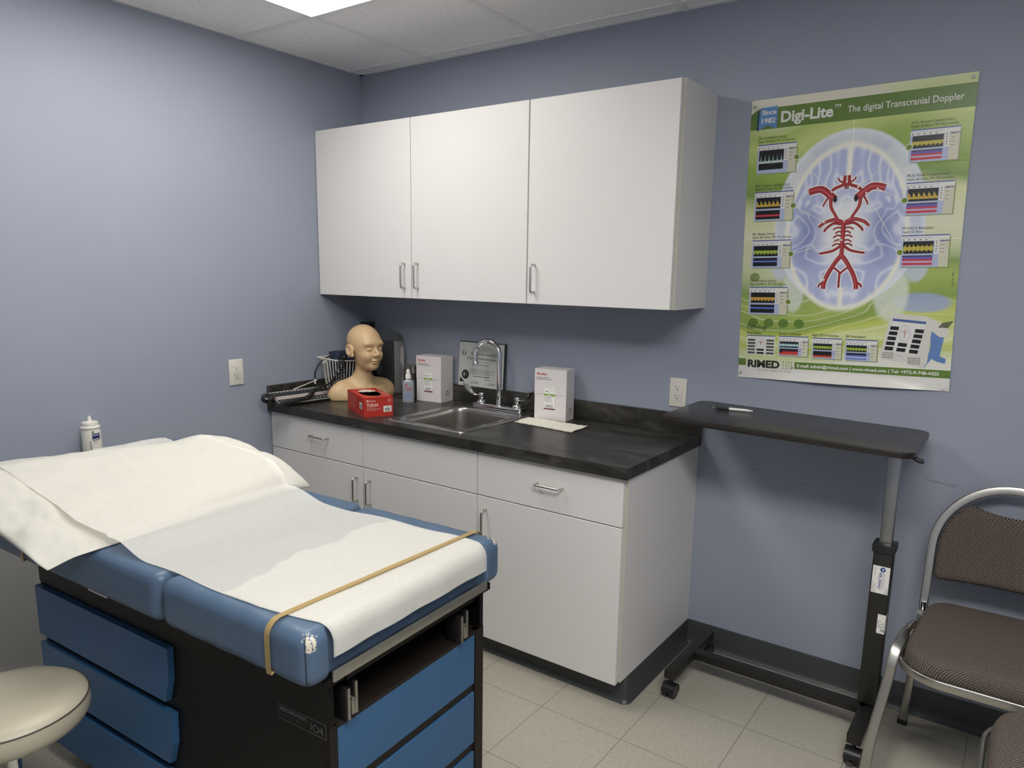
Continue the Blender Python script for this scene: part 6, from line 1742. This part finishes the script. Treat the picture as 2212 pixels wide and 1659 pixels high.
# ================================================================ CHAIRS
def fabric():
    m, n, b = nt('brown_woven_fabric'); b.inputs['Roughness'].default_value = 0.9; b.inputs['Specular IOR Level'].default_value = 0.15
    tc = N(n, 'ShaderNodeTexCoord')
    mp = N(n, 'ShaderNodeMapping'); mp.inputs['Rotation'].default_value = (0, 0, R(0))
    n.links.new(tc.outputs['UV'], mp.inputs['Vector'])
    sx = N(n, 'ShaderNodeSeparateXYZ'); n.links.new(mp.outputs[0], sx.inputs[0])
    def wave(sock, freq, ph=0):
        a = N(n, 'ShaderNodeMath', operation='MULTIPLY_ADD'); n.links.new(sock, a.inputs[0]); a.inputs[1].default_value = freq; a.inputs[2].default_value = ph
        s = N(n, 'ShaderNodeMath', operation='SINE'); n.links.new(a.outputs[0], s.inputs[0]); return s
    F = 2 * math.pi / .0092
    pm = N(n, 'ShaderNodeMath', operation='MULTIPLY'); n.links.new(wave(sx.outputs[0], F).outputs[0], pm.inputs[0]); n.links.new(wave(sx.outputs[1], F * 1.25).outputs[0], pm.inputs[1])
    r = ramp(n, [(0.18, (0.026, 0.019, 0.016)), (0.46, (0.092, 0.073, 0.062)), (0.78, (0.200, 0.170, 0.145))])
    mr = N(n, 'ShaderNodeMapRange'); mr.inputs['From Min'].default_value = -1; mr.inputs['From Max'].default_value = 1
    n.links.new(pm.outputs[0], mr.inputs['Value'])
    nz = N(n, 'ShaderNodeTexNoise', i_Scale=190.0, i_Detail=2.0); n.links.new(mp.outputs[0], nz.inputs['Vector'])
    ad = N(n, 'ShaderNodeMath', operation='MULTIPLY_ADD'); n.links.new(nz.outputs['Fac'], ad.inputs[0]); ad.inputs[1].default_value = .5; ad.inputs[2].default_value = -.25
    a2 = N(n, 'ShaderNodeMath', operation='ADD'); n.links.new(ad.outputs[0], a2.inputs[0]); n.links.new(mr.outputs[0], a2.inputs[1])
    n.links.new(a2.outputs[0], r.inputs[0]); n.links.new(r.outputs[0], b.inputs['Base Color'])
    bp = N(n, 'ShaderNodeBump', i_Strength=0.7, i_Distance=0.0018); n.links.new(a2.outputs[0], bp.inputs['Height']); n.links.new(bp.outputs[0], b.inputs['Normal'])
    return m
M_FAB = fabric()
def add_uv(o, fn):
    me = o.data; uv = me.uv_layers.new(name='UVMap')
    co = np.zeros(len(me.vertices) * 3); me.vertices.foreach_get('co', co); co = co.reshape(-1, 3)
    li = np.zeros(len(me.loops), int); me.loops.foreach_get('vertex_index', li)
    c = co[li]; out = fn(c); uv.data.foreach_set('uv', out.astype(np.float32).ravel())
def chair(loc, rz, label):
    """local frame: x right, y back, z up; seat centre at x=0, the back rests towards +y"""
    CMt = Matrix.Translation(Vector(loc)) @ Matrix.Rotation(rz, 4, 'Z')
    t = thing('chair', loc, label, 'chair', group='brown fabric stacking chairs', rz=rz)
    # seat
    def seat(X, Y, Z):
        tp = (Y + .47) / .46                                     # wider at the front
        wdt = .222 - .022 * np.clip(tp, 0, 1)
        d = s_box(X * (.205 / wdt), Y, Z + .010 * np.clip(-(Y + .30) / .2, 0, 1) ** 2, (0, -.245, .452), (.205, .228, .034), .033)
        q = np.sqrt(np.maximum(np.abs(X) * (.205 / wdt) - .092, 0) ** 2 + np.maximum(np.abs(Y + .245) - .115, 0) ** 2) - .113
        return smax(d, q, .02) - .006 * np.clip(1 - (X / .2) ** 2 - ((Y + .245) / .23) ** 2, 0, 1)
    V, F_ = surface_nets(seat, (-.24, -.50, .405), (.24, .0, .510), .0055)
    so = MB(CMt).arrays(V, F_).build('seat', M_FAB, t, smooth=180)
    def suv(c):
        dx, dy = c[:, 0] / .2, (c[:, 1] + .245) / .23; L = np.sqrt(dx * dx + dy * dy) + 1e-6; k = np.maximum(0, .482 - c[:, 2]) * sstep(.6, 1.0, L)
        return np.stack([c[:, 0] + k * dx / L, c[:, 1] + k * dy / L], 1)
    add_uv(so, suv)
    # seat rim of flattened chrome tube
    rp = [(p[0], p[1], .424) for p in rrect(-.214, .214, -.478, -.030, .115, 10)]
    rp = [(p[0] * (1.0 + .05 * max(0, -(p[1] + .25)) / .23), p[1], p[2]) for p in rp]
    MB(CMt).tube(rp, .011, n=12, closed=True, flat=(.55, 1.15), up=(0, 0, 1)).build('seat_rim', M_CHROME2, t, smooth=60)
    # back: arch of flattened tube, leaning back
    def bp(x, s):      # s = height above the seat plane
        return Vector((x, -.045 + .085 * (s - .0) / .40, .440 + s))
    arch = []
    H, Wd = .412, .206
    for k_ in range(7): arch.append((-Wd + .000 - .0 * k_, -.03 + k_ * .035))
    for k_ in range(0, 25):
        a = R(180 - 180 * k_ / 24); arch.append((Wd * math.cos(a), .205 + (H - .205) * math.sin(a)))
    for k_ in range(6, -1, -1): arch.append((Wd, -.03 + k_ * .035))
    arch = [bp(*p) for p in arch]
    nb = Vector((0, .085, .40)).normalized()
    MB(CMt).tube(arch, .0130, n=16, flat=(1.0, .55), up=(CMt.to_3x3() @ nb.cross(Vector((1, 0, 0)))) if False else nb.cross(Vector((1, 0, 0)))).build('back_frame', M_CHROME2, t, smooth=60)
    # back pad: inside the arch, bottom at s=.12, dipped top edge making a hand hole
    bm_ = Matrix(((1, 0, 0, 0), (0, nb.z, nb.y, -.045), (0, -nb.y, nb.z, .440), (0, 0, 0, 1)))  # (x, thick, s)
    def pad(X, Y, Z):
        ex = np.abs(X) / .192
        top = .205 + (H - .218 - .0) * np.clip(1 - ex ** 2, 0, 1) ** .5
        dip = .338 + .024 * (X / .12) ** 2
        d2 = smax(np.abs(X) - .192, Z - top, .02); d2 = smax(d2, Z - np.where(np.abs(X) < .125, dip, .5), .006)
        d2 = smax(d2, .108 - Z + .012 * np.clip(1 - ex ** 2, 0, 1), .02)
        return smax(d2, np.abs(Y + .004) - .020, .022)
    V, F_ = surface_nets(pad, (-.215, -.036, .075), (.215, .028, .420), .0055)
    po = MB(CMt @ bm_).arrays(V, F_).build('back_pad', M_FAB, t, smooth=180)
    add_uv(po, lambda c: np.stack([c[:, 0], c[:, 2]], 1))
    # legs
    for s in (-1, 1):
        # front leg: splayed out, with a bulged joint at the top
        top_ = Vector((s * .228, -.395, .448)); ft = Vector((s * .268, -.455, .006))
        lg = MB(CMt)
        pts = catmull([Vector((s * .214, -.210, .462)), Vector((s * .222, -.300, .468)), Vector((s * .231, -.372, .455)), Vector((s * .238, -.402, .415)), Vector((s * .243, -.412, .36)), ft + Vector((0, 0, .12)) + (Vector((s * .243, -.412, .36)) - ft) * .12, ft], 6)
        rr = [.0140] * len(pts)
        lg.tube(pts, rr, n=16, flat=(1.0, .60), up=(0, 1, 0))
        l = lg.build('leg', M_CHROME2, t, smooth=60)
        MB(CMt).box(ft.x - .014, ft.x + .014, ft.y - .014, ft.y + .014, 0, .016, .004).build('glide', M_BLACKP, l, smooth=30)
        lg = MB(CMt)
        rt = Vector((s * .206, -.040, .440)); rf = Vector((s * .230, .018, .006))
        lg.tube(catmull([Vector((s * .206, -.10, .455)), Vector((s * .2065, -.058, .440)), Vector((s * .209, -.042, .40)), Vector((s * .218, -.012, .20)), rf], 7), .0120, n=12, flat=(1.0, .55), up=(0, 1, 0))
        l = lg.build('leg', M_CHROME2, t, smooth=60)
        MB(CMt).box(rf.x - .0145, rf.x + .0145, rf.y - .011, rf.y + .011, 0, .018, .003).build('glide', M_BLACKP, l, smooth=30)
        MB(CMt).tube(catmull([bp(s * Wd, -.03) + Vector((0, .01, 0)), bp(s * Wd, -.005) + Vector((s * -.001, -.012, 0)), bp(s * Wd, .035) + Vector((0, -.016, 0))], 5), .0095, n=12).build('joint_sleeve', M_CHROME, t, smooth=60)
    return t
chair((2.885, -.105, 0), 0, 'brown woven chair with chrome frame against the back wall beside the overbed table')
chair((3.359, -.900, 0), R(-90), 'brown woven chair at the right edge, only one seat corner in view')
